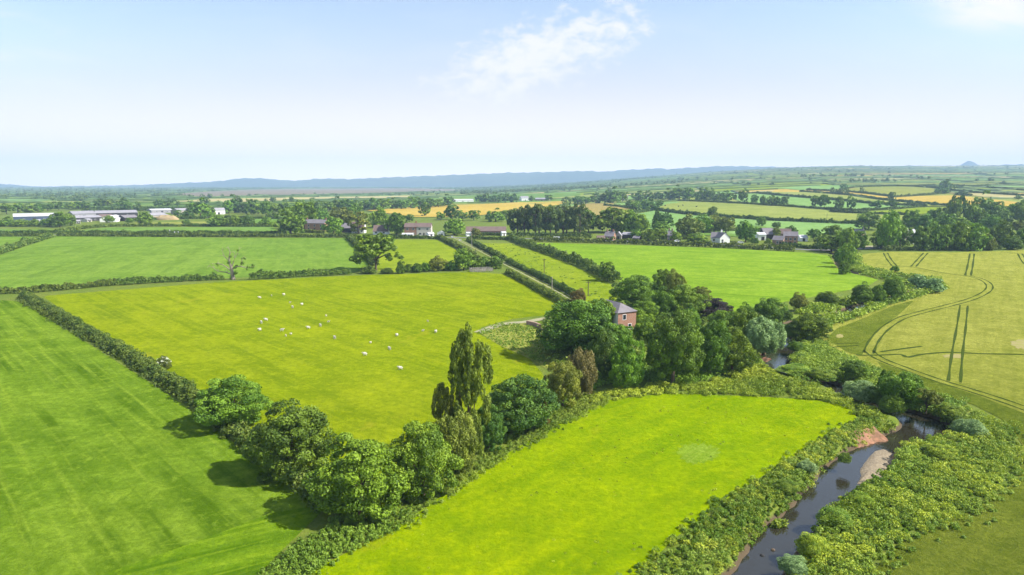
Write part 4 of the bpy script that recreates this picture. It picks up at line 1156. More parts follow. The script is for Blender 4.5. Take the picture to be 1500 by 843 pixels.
row('among the roadside houses', 'the red brick house', 'trees among the roadside houses', [
    (426, 343, 309, 42, 'dome', 'dark'), (446, 336, 298, 42, 'round', 'yellow'), (489, 344, 318, 30, 'dome', 'mid'), (470, 329, 308, 26, 'round', 'dark'), (500, 331, 305, 34, 'dome', 'olive'),
    (525, 343, 311, 36, 'pine', 'olive'), (556, 334, 307, 30, 'dome', 'mid'), (581, 344, 313, 30, 'dome', 'dark'), (576, 331, 316, 22, 'round', 'dark'), (520, 327, 303, 24, 'round', 'mid')])
row('behind the brick terrace', 'the terrace chimney', 'trees behind the brick terrace', [
    (622, 317, 298, 17, 'tall', 'dark'), (600, 325, 315, 14, 'round', 'dark'), (646, 323, 312, 14, 'round', 'mid'), (666, 345, 322, 30, 'dome', 'mid'), (662, 322, 301, 22, 'round', 'dark'), (678, 324, 310, 20, 'round', 'dark'), (694, 323, 309, 18, 'round', 'mid'),
    (716, 322, 310, 12, 'conifer', 'dark'), (726, 325, 309, 26, 'dome', 'mid'), (697, 346, 335, 14, 'shrub', 'olive'), (742, 322, 309, 22, 'round', 'mid')])
PINES = [(750 + k * 8.2 + random.uniform(-2, 2), 345 - 3.0 * random.random(), 304 - 5 * random.random() + (4 if k in (0, 13) else 0), 26, 'pine', 'pine') for k in range(14)]
row('in the dense pine plantation', 'the long bungalow', 'pines in the plantation', PINES)
row('in the darker back row of the plantation', 'the long bungalow', 'pines in the plantation', [(784 + k * 10, 334, 302 + random.uniform(-2, 3), 26, 'pine', 'pine') for k in range(8)])
row('round the cottages by the plantation', 'the plantation', 'trees round the cottages', [
    (862, 341, 309, 26, 'round', 'dark'), (897, 341, 304, 54, 'dome', 'mid'), (922, 342, 311, 34, 'dome', 'mid'), (938, 343, 315, 26, 'round', 'mid'), (932, 351, 337, 18, 'shrub', 'mid'), (950, 353, 338, 22, 'shrub', 'yellow'), (966, 353, 336, 26, 'dome', 'mid'),
    (962, 334, 307, 16, 'conifer', 'dark'), (974, 334, 314, 26, 'round', 'dark'), (968, 341, 325, 24, 'dome', 'mid'), (990, 354, 340, 18, 'shrub', 'yellow'), (1008, 350, 318, 38, 'dome', 'olive'), (1022, 357, 343, 30, 'shrub', 'mid'),
    (1030, 342, 318, 26, 'round', 'mid'), (1046, 341, 317, 24, 'tall', 'olive'), (1063, 342, 319, 26, 'round', 'olive')])
row('near the white cottage', 'the cottage gable', 'trees near the white cottage', [
    (1092, 355, 324, 28, 'dome', 'dark'), (1044, 319, 303, 15, 'open', 'olive'), (1106, 358, 349, 12, 'shrub', 'yellow'), (1125, 359, 351, 10, 'shrub', 'yellow'), (1115, 332, 319, 14, 'round', 'mid'), (1137, 351, 334, 12, 'tall', 'olive'), (1137, 335, 327, 13, 'round', 'dark'),
    (1158, 348, 333, 18, 'round', 'dark'), (1192, 354, 336, 20, 'open', 'dark')])
row('in the clump by the spired house', 'the spired house', 'trees by the spired house', [
    (1254, 368, 338, 30, 'dome', 'dark'), (1240, 371, 336, 28, 'tall', 'mid'), (1218, 369, 345, 36, 'dome', 'mid'), (1220, 352, 330, 30, 'dome', 'dark'), (1244, 345, 336, 14, 'round', 'dark'), (1203, 362, 346, 20, 'dome', 'dark'),
    (1272, 337, 311, 36, 'dome', 'dark'), (1300, 366, 317, 32, 'tall', 'yellow'), (1290, 364, 338, 26, 'dome', 'mid'), (1318, 364, 328, 34, 'dome', 'mid'), (1305, 345, 312, 24, 'round', 'mid')])
row('along the front of the parkland wood', 'the white lodge', 'trees of the parkland wood', [
    (1350, 367, 333, 26, 'dome', 'dark'), (1358, 366, 348, 18, 'shrub', 'olive'), (1368, 367, 328, 30, 'dome', 'mid'), (1386, 367, 330, 28, 'round', 'dark'), (1402, 367, 324, 30, 'dome', 'mid'), (1412, 367, 358, 18, 'shrub', 'yellow'), (1426, 367, 328, 34, 'dome', 'yellow'),
    (1448, 367, 346, 18, 'shrub', 'olive'), (1464, 362, 326, 34, 'dome', 'dark'), (1484, 366, 350, 24, 'shrub', 'dark'), (1500, 360, 334, 30, 'dome', 'dark'), (1474, 360, 340, 22, 'round', 'dark')])
row('deep in the parkland wood', 'the white lodge', 'trees of the parkland wood', [
    (1334, 338, 309, 26, 'dome', 'mid'), (1354, 339, 314, 28, 'dome', 'dark'), (1372, 336, 308, 26, 'dome', 'dark'), (1386, 342, 315, 30, 'dome', 'mid'), (1396, 325, 290, 20, 'tall', 'mid'), (1406, 323, 289, 18, 'tall', 'dark'), (1406, 342, 320, 30, 'dome', 'mid'),
    (1426, 336, 300, 30, 'dome', 'dark'), (1438, 324, 288, 32, 'dome', 'mid'), (1456, 326, 296, 30, 'dome', 'mid'), (1452, 340, 318, 30, 'round', 'dark'), (1470, 328, 308, 24, 'dome', 'mid'), (1482, 325, 300, 20, 'round', 'mid'), (1494, 328, 296, 24, 'tall', 'mid'), (1490, 346, 324, 22, 'open', 'olive'), (1512, 330, 298, 26, 'dome', 'dark'),
    (1365, 320, 308, 14, 'round', 'dark'), (1382, 322, 305, 12, 'conifer', 'dark')])
row('on the lower hedge of the mint field', 'the golden strip', 'oaks along the far hedges', [
    (1305, 306, 294, 14, 'open', 'dark'), (1284, 307, 294, 17, 'open', 'dark'), (1247, 308, 289, 13, 'round', 'dark'), (1229, 308, 289, 14, 'round', 'dark'), (1207, 306, 285, 16, 'open', 'dark'), (1194, 305, 287, 16, 'open', 'dark'), (1306, 294, 282, 10, 'round', 'dark'), (1369, 302, 296, 9, 'shrub', 'dark'), (1492, 293, 287, 10, 'round', 'dark')])
row('in the row above the pale cattle meadow', 'the slope top', 'oaks along the far hedges', [
    (1149, 302, 289, 11, 'round', 'dark'), (1138, 302, 289, 10, 'round', 'dark'), (1130, 302, 288, 13, 'round', 'dark'), (1118, 301, 288, 10, 'tall', 'dark'), (1105, 299, 286, 11, 'round', 'dark'), (1088, 298, 278, 15, 'round', 'dark'), (1064, 296, 280, 20, 'dome', 'dark'), (1050, 295, 287, 14, 'shrub', 'dark'),
    (1040, 294, 277, 14, 'round', 'dark'), (1028, 294, 276, 20, 'dome', 'dark'), (1010, 293, 276, 18, 'round', 'dark'), (995, 293, 275, 24, 'dome', 'dark'), (980, 293, 276, 24, 'dome', 'dark'), (964, 293, 282, 14, 'round', 'dark'), (952, 294, 281, 16, 'round', 'dark'), (936, 294, 280, 24, 'dome', 'dark')])
row('in the row behind the tan stubble', 'the pine plantation', 'trees behind the tan stubble', [
    (846, 300, 288, 16, 'round', 'dark'), (858, 300, 289, 16, 'round', 'dark'), (872, 298, 284, 20, 'dome', 'dark'), (886, 298, 284, 18, 'round', 'dark'), (898, 298, 278, 24, 'dome', 'dark'), (912, 296, 282, 16, 'round', 'mid'), (922, 307, 294, 12, 'round', 'dark'), (931, 311, 296, 18, 'round', 'dark'), (953, 309, 293, 26, 'dome', 'dark'), (966, 303, 294, 12, 'round', 'dark'), (940, 303, 293, 14, 'round', 'dark')])
row('behind the golden field', 'the white barn', 'trees behind the golden field', [
    (702, 297, 286, 14, 'round', 'dark'), (712, 298, 284, 18, 'dome', 'dark'), (726, 298, 285, 18, 'dome', 'dark'), (740, 297, 284, 16, 'round', 'dark'), (752, 297, 285, 16, 'dome', 'dark'), (778, 296, 288, 9, 'round', 'dark'), (804, 295, 286, 12, 'round', 'mid'), (830, 299, 289, 14, 'round', 'dark')])
row('in the long tree belt across the green fields', 'the white barn', 'trees of the long belt', [(656 - k * 13.5, 303 + 0.5 * (k % 3) + 0.55 * k, 288 + 2.5 * ((k * 7) % 4) * 0.5 + 0.35 * k, 20, ('dome', 'round')[k % 2], ('dark', 'mid', 'dark')[k % 3]) for k in range(17)])
row('in the dark wood by the small white house', 'that house', 'trees by the small white house', [
    (335, 313, 295, 16, 'round', 'dark'), (344, 312, 290, 22, 'dome', 'dark'), (356, 312, 293, 22, 'dome', 'far'), (368, 314, 293, 20, 'dome', 'dark'), (378, 314, 297, 22, 'dome', 'mid'), (390, 316, 296, 18, 'round', 'dark'), (403, 314, 299, 16, 'round', 'mid'), (418, 314, 296, 18, 'dome', 'dark'), (347, 296, 287, 10, 'round', 'far'), (400, 297, 289, 9, 'round', 'far'), (394, 321, 313, 9, 'shrub', 'dark'), (402, 318, 311, 7, 'shrub', 'dark')])
row('between the farm sheds and the white house', 'the white house', 'trees between farm and white house', [
    (306, 319, 301, 22, 'dome', 'dark'), (294, 320, 296, 30, 'dome', 'mid'), (282, 315, 299, 18, 'round', 'dark'), (272, 320, 311, 10, 'round', 'dark'), (260, 318, 309, 12, 'round', 'dark'), (300, 300, 289, 14, 'round', 'far')])
row('bordering the strip field', 'the red brick house', 'bushes bordering the strip field', [
    (390, 332, 318, 17, 'dome', 'mid'), (364, 332, 317, 20, 'dome', 'dark'), (346, 332, 316, 15, 'round', 'mid'), (335, 332, 319, 14, 'dome', 'yellow'), (318, 332, 317, 26, 'dome', 'mid'), (287, 332, 328, 12, 'shrub', 'dark'), (273, 330, 322, 11, 'dome', 'dark'), (234, 331, 326, 5, 'shrub', 'dark'), (213, 330, 311, 20, 'dome', 'dark')])
row('in front of the farm sheds', 'the long white shed', 'trees in front of the sheds', [
    (12, 329, 317, 12, 'dome', 'dark'), (30, 332, 323, 24, 'shrub', 'mid'), (6, 332, 323, 24, 'shrub', 'mid'), (50, 332, 323, 20, 'shrub', 'mid'), (73, 332, 320, 24, 'shrub', 'dark'), (88, 333, 312, 26, 'dome', 'dark'), (103, 331, 313, 16, 'dome', 'dark'), (160, 327, 317, 15, 'round', 'mid'), (190, 327, 320, 10, 'shrub', 'dark')])
row('in the row behind the farm sheds', 'the picture edge', 'trees behind the farm sheds', [
    (10, 314, 299, 20, 'open', 'dark'), (26, 312, 299, 16, 'round', 'dark'), (44, 312, 299, 20, 'dome', 'dark'), (56, 311, 299, 18, 'dome', 'dark'), (70, 309, 298, 16, 'round', 'dark'), (86, 308, 296, 16, 'round', 'dark'), (104, 307, 297, 16, 'round', 'dark'), (115, 306, 295, 20, 'dome', 'dark'), (127, 306, 298, 12, 'round', 'dark'), (146, 303, 292, 16, 'dome', 'far'), (158, 303, 292, 16, 'dome', 'far'),
    (180, 304, 291, 18, 'dome', 'dark'), (188, 309, 297, 11, 'round', 'dark'), (203, 304, 296, 8, 'round', 'far'), (204, 309, 302, 8, 'round', 'dark'), (234, 304, 293, 18, 'dome', 'far'), (246, 303, 293, 16, 'dome', 'far'), (154, 309, 304, 9, 'shrub', 'dark')])
row('standing out on the plain below the hills', 'the dark wood', 'single trees on the plain', [
    (427, 297, 289, 7, 'round', 'far'), (458, 294, 290, 9, 'round', 'far'), (236 + 1000, 278, 270, 11, 'round', 'dark'), (1385, 278, 264, 16, 'dome', 'dark'), (1379, 284, 275, 18, 'dome', 'dark'), (1410, 287, 281, 22, 'shrub', 'dark')])
# ------------------------------------------------------------------ bare tree
def bare_tree():
    p, t = at(342, 410)
    e = empty('bare_tree', (p[0], p[1], 0.05))
    tag(e, 'dead bare tree with pale twisted limbs standing in the dark hedge', 'tree')
    s = t / 1000.0
    def P(x, y, d=0.0): return ((x - 342) * s, d, (410 - y) * s * 1.02)
    b = MB(); b.tube([P(342, 411), P(341, 402), P(340, 394), P(339, 388)], [0.85, 0.62, 0.55, 0.42], 9); b.build('trunk', M['bark_pale'], e)
    rr = random.Random(4)
    limbs = [([P(340, 394), P(337, 386, .3), P(337, 378, .5), P(339, 371, .4), P(337, 364, .3)], .40),
             ([P(341, 398), P(334, 392, -.5), P(329, 388, -1), P(322, 386, -1.2), P(315, 387, -1.6)], .26),
             ([P(341, 403), P(332, 400, .4), P(318, 398, .9), P(311, 393, 1.1), P(305, 391, 1.2)], .22),
             ([P(338, 384, .3), P(332, 380, .8), P(328, 376, 1.2), P(326, 369, 1.4)], .18),
             ([P(341, 391), P(344, 385, -.3), P(347, 378, -.6), P(347, 371, -.6)], .22),
             ([P(342, 394), P(349, 391, -.4), P(356, 391, -.8), P(364, 393, -1.0), P(374, 391, -1.1)], .26),
             ([P(346, 379, -.6), P(350, 373, -.2), P(353, 366, .2)], .13),
             ([P(355, 391, -.8), P(357, 384, -.6), P(359, 377, -.5)], .14)]
    for pts, r in limbs:
        b = MB(); n = len(pts)
        b.tube(pts, [r * (1 - 0.82 * i / (n - 1)) for i in range(n)], 6)
        for i in range(1, n):
            for _ in range(3):
                q = np.array(pts[i]); d = np.array([rr.gauss(0, 1), rr.gauss(0, 1), rr.gauss(0.5, 0.7)]); d = d / np.linalg.norm(d) * rr.uniform(0.8, 1.9)
                b.tube([q, q + d * 0.5 + np.array([0, 0, .1]), q + d], [0.055, 0.04, 0.015], 4)
        b.build('limb', M['bark_pale'], e)
    C = []; 
    for (x, y, d, k) in [(357, 386, -.6, 5), (358, 380, -.5, 3), (366, 393, -1, 4), (373, 391, -1.1, 6), (346, 393, -.4, 4), (346, 400, -.5, 7), (337, 386, .2, 5), (339, 377, .4, 3), (322, 386, -1.2, 3), (339, 407, -.3, 4), (352, 369, .2, 1)]:
        for _ in range(k): C.append(np.array(P(x, y, d)) + rng.normal(0, 0.35, 3))
    C = np.array(C)
    V, F, T = leaf_cloud(C, rng.uniform(0.3, 0.6, len(C)), 34, 0.22, rng.random(len(C)), None, 0.9)
    link('ivy', np_mesh('ivy', V, F, tint=T), M['dark'], e)
bare_tree()

# ------------------------------------------------------------------ tracks and roads
def ribbon(name, px, width, mat, label, z, cat='lane', world=None, off=0.0, n=6):
    W = np.array([at(a, b)[0] for a, b in px]) if world is None else np.array(world)
    W = catmull(W, n)
    d = np.gradient(W, axis=0); d /= np.linalg.norm(d, axis=1)[:, None] + 1e-9
    nr = np.stack([-d[:, 1], d[:, 0]], -1)
    wv = width * (1 + 0.06 * np.sin(np.arange(len(W)) * 1.7))[:, None] * 0.5
    A = W + nr * (off + wv); B = W + nr * (off - wv)
    V = []
    for a, b in zip(A, B):
        V += [(a[0], a[1], float(base_h(*a)) + z), (b[0], b[1], float(base_h(*b)) + z)]
    F = np.array([(2 * i, 2 * i + 1, 2 * i + 3, 2 * i + 2) for i in range(len(W) - 1)])
    me = np_mesh(name, np.array(V), F)
    if me.polygons[0].normal.z < 0: me.flip_normals()
    o = link(name, me, mat)
    if label: tag(o, label, cat, kind='structure')
    return o
M['track'] = plain_mat('pale farm track', (0.30, 0.29, 0.16), 0.95, 0.5, 0.7)
M['verge'] = grass_mat('verge grass', (0.15, 0.20, 0.03), (0.22, 0.24, 0.05), (0.09, 0.14, 0.02))
M['asphalt'] = plain_mat('asphalt', (0.17, 0.165, 0.165), 0.9, 0.3, 0.5)
M['tramline'] = plain_mat('trodden crop with painted shade', (0.040, 0.070, 0.010), 0.95, 0.5, 0.8, dirt=(0.08, 0.085, 0.02), spec=0.0)  # dark colour paints the shade of gaps in standing crop, plus trodden soil
M['soil'] = plain_mat('bare earth', (0.27, 0.22, 0.09), 0.95, 0.9, 0.7, dirt=(0.22, 0.23, 0.03))
LANE_PX = [(660, 345), (674, 353), (692, 362), (716, 374), (742, 388), (768, 401), (795, 415), (818, 427), (842, 441), (856, 452), (870, 470), (890, 486)]
ribbon('lane_verge', LANE_PX, 4.4, M['verge'], 'grass verge under the straight farm lane', 0.10)
ribbon('lane', LANE_PX, 0.6, M['track'], 'pale wheel track of the farm lane, paddock side', 0.13, off=-0.85)
ribbon('lane', LANE_PX, 0.55, M['track'], 'pale wheel track of the farm lane, pasture side', 0.13, off=0.85)
ribbon('road', [(-200, 344), (70, 344.2), (250, 344.8), (420, 345.6), (560, 347.3), (665, 348.6), (760, 349.8), (860, 352), (1000, 357), (1100, 361), (1200, 367), (1290, 363)], 5.5, M['asphalt'], 'grey country road running past the houses between hedges', 0.14, 'road')
ribbon('track', [(700, 488), (735, 476), (772, 472), (800, 467), (825, 466)], 2.6, M['track'], 'pale track leading into the farmhouse yard from the pasture', 0.12, 'track')
ribbon('road', [(1262, 362), (1275, 361.5), (1296, 361)], 6.0, M['track'], 'pale yard beside the spired house', 0.16, 'yard')

# barley tramlines
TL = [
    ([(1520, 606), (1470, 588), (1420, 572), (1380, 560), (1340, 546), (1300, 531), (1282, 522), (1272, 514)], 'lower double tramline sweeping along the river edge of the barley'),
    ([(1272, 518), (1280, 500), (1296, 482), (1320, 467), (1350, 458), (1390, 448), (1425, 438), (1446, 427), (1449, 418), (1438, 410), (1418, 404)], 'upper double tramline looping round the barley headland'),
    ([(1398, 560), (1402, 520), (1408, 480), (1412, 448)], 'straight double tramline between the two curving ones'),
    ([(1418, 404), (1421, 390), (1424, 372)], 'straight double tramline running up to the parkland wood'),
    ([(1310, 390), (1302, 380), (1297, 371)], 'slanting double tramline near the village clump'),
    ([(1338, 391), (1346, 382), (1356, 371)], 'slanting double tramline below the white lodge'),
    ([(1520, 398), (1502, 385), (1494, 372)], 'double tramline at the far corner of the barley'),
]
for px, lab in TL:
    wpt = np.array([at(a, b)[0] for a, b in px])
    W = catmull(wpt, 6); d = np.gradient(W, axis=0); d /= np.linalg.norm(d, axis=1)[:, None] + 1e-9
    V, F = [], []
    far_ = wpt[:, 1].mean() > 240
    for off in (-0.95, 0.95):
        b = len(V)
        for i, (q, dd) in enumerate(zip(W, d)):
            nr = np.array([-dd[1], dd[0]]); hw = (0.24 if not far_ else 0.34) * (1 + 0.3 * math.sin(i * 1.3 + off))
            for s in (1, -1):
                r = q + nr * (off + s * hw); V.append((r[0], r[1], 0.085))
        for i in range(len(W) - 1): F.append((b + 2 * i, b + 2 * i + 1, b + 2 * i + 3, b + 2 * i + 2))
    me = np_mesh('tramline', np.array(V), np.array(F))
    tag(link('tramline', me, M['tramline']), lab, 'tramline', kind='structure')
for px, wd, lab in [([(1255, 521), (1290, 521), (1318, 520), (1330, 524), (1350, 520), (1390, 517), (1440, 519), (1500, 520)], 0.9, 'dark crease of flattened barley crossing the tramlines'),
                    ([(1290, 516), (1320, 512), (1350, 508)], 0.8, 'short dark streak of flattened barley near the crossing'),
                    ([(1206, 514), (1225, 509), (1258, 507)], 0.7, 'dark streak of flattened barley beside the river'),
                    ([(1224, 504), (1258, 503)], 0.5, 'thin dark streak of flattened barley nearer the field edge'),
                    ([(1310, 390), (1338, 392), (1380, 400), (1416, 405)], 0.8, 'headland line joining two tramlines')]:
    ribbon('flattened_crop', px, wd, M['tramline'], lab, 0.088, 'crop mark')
M_soil = [([(1476, 502), (1500, 497), (1520, 498), (1520, 511), (1492, 513)], 'bare brown patch in the barley at the photo edge'), ([(1380, 520), (1412, 519), (1410, 526), (1384, 525)], 'small bare patch where tramlines cross the crease'), ([(1224, 491), (1234, 490), (1236, 495), (1226, 496)], 'small bare patch by the river side of the barley')]
def ragged(px, amp):
    W = np.array([at(a, b)[0] for a, b in round_px(px, 14, 0.48)])
    c = W.mean(0); n = len(W)
    f = 1 + amp * np.array([math.sin(i * 0.9) + math.sin(i * 2.3 + 1) * 0.7 + random.gauss(0, 0.5) for i in range(n)])
    return c + (W - c) * f[:, None]
for k, (px, lab) in enumerate(M_soil):
    W = ragged(px, 0.09)
    tag(link('bare_earth', drape_world(W, 0.080 + 0.001 * k), M['soil']), lab, 'earth', kind='structure')
# worn pond hollow in the meadow
W = ragged([(990, 658), (1010, 651), (1040, 652), (1056, 662), (1048, 674), (1020, 682), (1000, 676)], 0.10)
tag(link('dry_hollow', drape_world(W, 0.088), grass_mat('pale hollow grass', (0.21, 0.32, 0.018), (0.25, 0.33, 0.050), (0.13, 0.235, 0.008), (0.9, 1.2), 0.5, 1.4)), 'pale worn hollow with curved wheel marks in the vivid meadow', 'hollow', kind='structure')

# ------------------------------------------------------------------ gravel bar, eroded bank
def _gravel():
    m, nt, out = new_mat('gravel')
    P = pos(nt)
    a = noise(nt, P, 3.0, 6, 0.8)
    c = mixrgb(nt, ramp(nt, a, 0.35, 0.65), (0.33, 0.27, 0.18), (0.17, 0.135, 0.09))
    surf(nt, out, c, 0.95, a, 0.1, 0.8)
    return m
cg = GRAVEL.mean(0)
gv = [(cg[0], cg[1], WATER_Z + 0.32)]
rings = 7
for k in range(1, rings + 1):
    for q in round_px(GRAVEL, 3, 0.3):
        r = cg + (q - cg) * (k / rings) * 1.0
        gv.append((r[0], r[1], WATER_Z + 0.32 - 0.42 * (k / rings) ** 2 + 0.05 * float(wob(r[0] * 3, r[1] * 3))))
nr_ = len(round_px(GRAVEL, 3, 0.3))
me = bpy.data.meshes.new('gravel_bar')
fs = [(0, 1 + i, 1 + (i + 1) % nr_) for i in range(nr_)]
for k in range(rings - 1):
    b = 1 + k * nr_
    fs += [(b + i, b + nr_ + i, b + nr_ + (i + 1) % nr_, b + (i + 1) % nr_) for i in range(nr_)]
me.from_pydata(gv, [], fs)
bm = bmesh.new(); bm.from_mesh(me); bmesh.ops.recalc_face_normals(bm, faces=bm.faces); bm.to_mesh(me); bm.free()
for p_ in me.polygons: p_.use_smooth = True
tag(link('gravel_bar', me, _gravel()), 'pale gravel bar on the inside of the river bend', 'gravel', kind='structure')
# raw red earth slip
def slip(px0, px1, h, label):
    a = at(*px0)[0]; b = at(*px1)[0]
    n = 26; V = []
    d = (b - a) / np.linalg.norm(b - a); nrm_ = np.array([d[1], -d[0]])
    for i in range(n + 1):
        t = i / n; base = a + (b - a) * t
        for j in range(6):
            s = j / 5
            o = nrm_ * (-0.4 + 2.6 * s + 0.5 * float(wob(i * 1.9, j * 2.1))) 
            V.append((base[0] + o[0], base[1] + o[1], 0.32 - (h + 0.3) * s ** 1.3 + 0.12 * float(wob(i * 2.7, j * 3.1)) * (0 if j == 0 else 1)))
    F = [(i * 6 + j, i * 6 + j + 1, (i + 1) * 6 + j + 1, (i + 1) * 6 + j) for i in range(n) for j in range(5)]
    o = link('eroded_bank', np_mesh('eroded_bank', np.array(V), np.array(F)), plain_mat('raw red earth', (0.33, 0.17, 0.10), 0.95, 0.8, 1.3, dirt=(0.12, 0.075, 0.04)))
    tag(o, label, 'bank', kind='structure')
slip((1230, 640), (1282, 628), 1.3, 'raw red earth slip in the river bank below the meadow corner')
slip((1108, 520), (1128, 529), 1.0, 'bare earth bank under the willow at the river pool')

# ------------------------------------------------------------------ bank vegetation, rough grass: ground cover
def poly_points(px, dens, riv=0.4, edge=0.45):
    W = np.array([at(a, b)[0] for a, b in px])
    lo, hi = W.min(0), W.max(0)
    n = int((hi[0] - lo[0]) * (hi[1] - lo[1]) * dens)
    P = rng.uniform(lo, hi, (n, 2))
    gap = 0.5 + 0.5 * wob(P[:, 0] * 0.42 + 2, P[:, 1] * 0.42)
    k = (rng.random(n) < 0.45 + 0.8 * gap) & in_poly(W, P[:, 0] + rng.normal(0, edge, n), P[:, 1] + rng.normal(0, edge, n)) & (river_d(P[:, 0], P[:, 1]) > riv) & ~in_poly(GRAVEL, P[:, 0], P[:, 1])
    return P[k]
def cover(name, P, r0, r1, hz_, leaf, npl, mat, label, squash=0.8, aspect=1.5, cat='weeds'):
    C = np.concatenate([P, ground_h(P[:, 0], P[:, 1])[:, None]], 1)
    big = 0.5 + 0.5 * wob(P[:, 0] * 0.55, P[:, 1] * 0.55)
    Rr = (r0 + (r1 - r0) * rng.random(len(P)) ** 1.5) * (0.7 + 0.6 * big)
    C[:, 2] += Rr * hz_ * 0.45
    O = np.tile(np.array([[0, 0, 1.0]]), (len(P), 1))
    tint = np.clip(0.5 + 0.55 * wob(P[:, 0] * 0.3 + 5, P[:, 1] * 0.3) + rng.normal(0, 0.2, len(P)), 0, 1)
    tall = rng.random(len(P)) < 0.10
    Rr = np.where(tall, Rr * 1.35, Rr)
    V, F, T = leaf_cloud(C, Rr, npl, leaf, tint, O, squash, 0.75, aspect, -0.05)
    V[:, 2] = np.maximum(V[:, 2], WATER_Z + 0.02)
    o = link(name, np_mesh(name, V, F, tint=T), M[mat])
    tag(o, label, cat, kind='stuff')
R1 = [(905, 870), (932, 846), (990, 792), (1062, 735), (1132, 690), (1206, 644), (1258, 614), (1285, 620), (1332, 634), (1300, 650), (1262, 664), (1235, 690), (1205, 718), (1175, 750), (1140, 785), (1105, 825), (1070, 880)]
R2 = [(1140, 880), (1150, 830), (1172, 790), (1205, 752), (1235, 728), (1285, 712), (1306, 692), (1320, 668), (1345, 648), (1398, 648), (1406, 622), (1440, 604), (1478, 635), (1492, 690), (1428, 742), (1318, 796), (1240, 880)]
R3 = [(866, 592), (882, 574), (950, 566), (1020, 566), (1080, 560), (1120, 552), (1150, 552), (1210, 572), (1262, 598), (1335, 630), (1290, 622), (1258, 612), (1246, 598), (1200, 587), (1100, 580), (975, 577), (890, 588)]
R4 = [(1150, 552), (1160, 535), (1170, 505), (1205, 495), (1215, 512), (1260, 535), (1350, 572), (1420, 592), (1410, 620), (1380, 625), (1330, 602), (1280, 584), (1225, 566)]
R5 = [(1150, 500), (1150, 480), (1175, 455), (1215, 440), (1260, 440), (1290, 425), (1300, 412), (1260, 402), (1240, 396), (1216, 375), (1258, 372), (1262, 392), (1310, 402), (1372, 410), (1385, 424), (1310, 446), (1240, 471), (1205, 482), (1190, 500)]
cover('bank_weeds', poly_points(R1, 1.1, 0.25), 0.22, 0.70, 0.7, 0.105, 120, 'bank', 'yellow green nettles and weeds on the meadow bank of the river', 0.8, 2.0)
cover('bank_grass', poly_points(R1, 5.0, 0.25, 0.7), 0.15, 0.42, 0.9, 0.10, 60, 'straw', 'straw tinted long grass between the weeds of the meadow bank', 1.3, 2.4, 'grass')
cover('bank_weeds', poly_points(R2, 0.9, 0.25, 0.8), 0.3, 0.95, 0.65, 0.11, 160, 'bank', 'thick pale green weeds filling the inside of the river bend', 0.8, 2.0)
cover('bank_weeds', poly_points(R2, 0.35, 0.25, 0.6), 0.3, 0.85, 0.7, 0.12, 120, 'bank2', 'darker nettle patches inside the river bend')
cover('bank_grass', poly_points(R2, 4.0, 0.25, 1.3), 0.15, 0.45, 0.9, 0.105, 60, 'straw', 'yellowish long grass between the weeds inside the river bend', 1.3, 2.4, 'grass')
cover('bank_weeds', poly_points(R3, 2.2, 0.3), 0.35, 0.85, 0.8, 0.16, 85, 'bank', 'rough weeds along the top edge of the vivid meadow')
cover('bank_weeds', poly_points(R4, 1.7, 0.3), 0.5, 1.1, 0.9, 0.19, 75, 'bank2', 'dark nettles between the river thicket and the barley')
cover('bank_weeds', poly_points(R5, 0.9, 0.3), 0.6, 1.4, 0.9, 0.45, 20, 'bank', 'weeds along the upstream river between the bright field and barley')
cover('rushes', poly_points([(345, 880), (440, 800), (490, 765), (540, 752), (600, 755), (580, 778), (530, 800), (468, 836), (400, 890)], 7.0), 0.15, 0.34, 1.4, 0.11, 44, 'rush', 'dark strip of rushes at the near corner between two fields', 2.2, 2.6, 'rushes')
cover('straw_grass', poly_points([(560, 776), (590, 745), (680, 680), (750, 640), (806, 606), (846, 582), (880, 574), (894, 588), (822, 627), (742, 671), (692, 704), (602, 770)], 6.0), 0.12, 0.32, 1.0, 0.12, 26, 'straw', 'pale straw coloured grass along the foot of the tree belt', 1.5, 2.2, 'grass')
cover('rough_grass', poly_points([(700, 488), (720, 476), (752, 474), (786, 480), (800, 500), (800, 540), (770, 522), (730, 505)], 3.0), 0.1, 0.3, 0.7, 0.16, 16, 'straw', 'straw coloured rough grass at the pasture edge by the farmhouse', 1.2, 2.0, 'grass')
cover('undergrowth', poly_points([(480, 742), (560, 744), (640, 690), (720, 655), (800, 610), (860, 575), (900, 560), (1000, 566), (1080, 548), (1120, 530), (1080, 520), (960, 540), (870, 540), (800, 560), (790, 600), (700, 650), (600, 700), (540, 720)], 1.2), 0.4, 1.0, 1.0, 0.24, 36, 'mid', 'dark green undergrowth beneath the tree belt and the wood', 0.9, 1.5, 'undergrowth')
cover('undergrowth', poly_points([(800, 470), (860, 455), (900, 470), (960, 470), (1080, 470), (1130, 470), (1140, 510), (1060, 545), (960, 545), (880, 545), (800, 540), (790, 500)], 0.35), 0.8, 1.6, 1.0, 0.4, 26, 'hedge', 'bushy undergrowth among the farmhouse trees', 0.9, 1.5, 'undergrowth')
cover('grass_tufts', poly_points([(470, 836), (600, 770), (810, 635), (980, 580), (1230, 592), (1200, 640), (1060, 730), (930, 843), (880, 880), (440, 880)], 0.07), 0.08, 0.22, 0.5, 0.11, 22, 'bank', 'scattered taller tufts of grass over the vivid meadow', 0.7, 2.0, 'grass')
cover('grass_tufts', poly_points([(940, 640), (1000, 632), (1060, 640), (1075, 660), (1040, 650), (990, 650), (960, 655)], 0.2), 0.08, 0.22, 0.6, 0.11, 22, 'bank2', 'dark thistles around the worn hollow', 0.7, 2.0, 'grass')
cover('grass_tufts', poly_points([(708, 358), (750, 358), (880, 412), (890, 446), (850, 444), (760, 393)], 0.03), 0.25, 0.6, 0.7, 0.3, 18, 'bank2', 'scattered tussocks in the narrow paddock', 0.6, 2.0, 'grass')
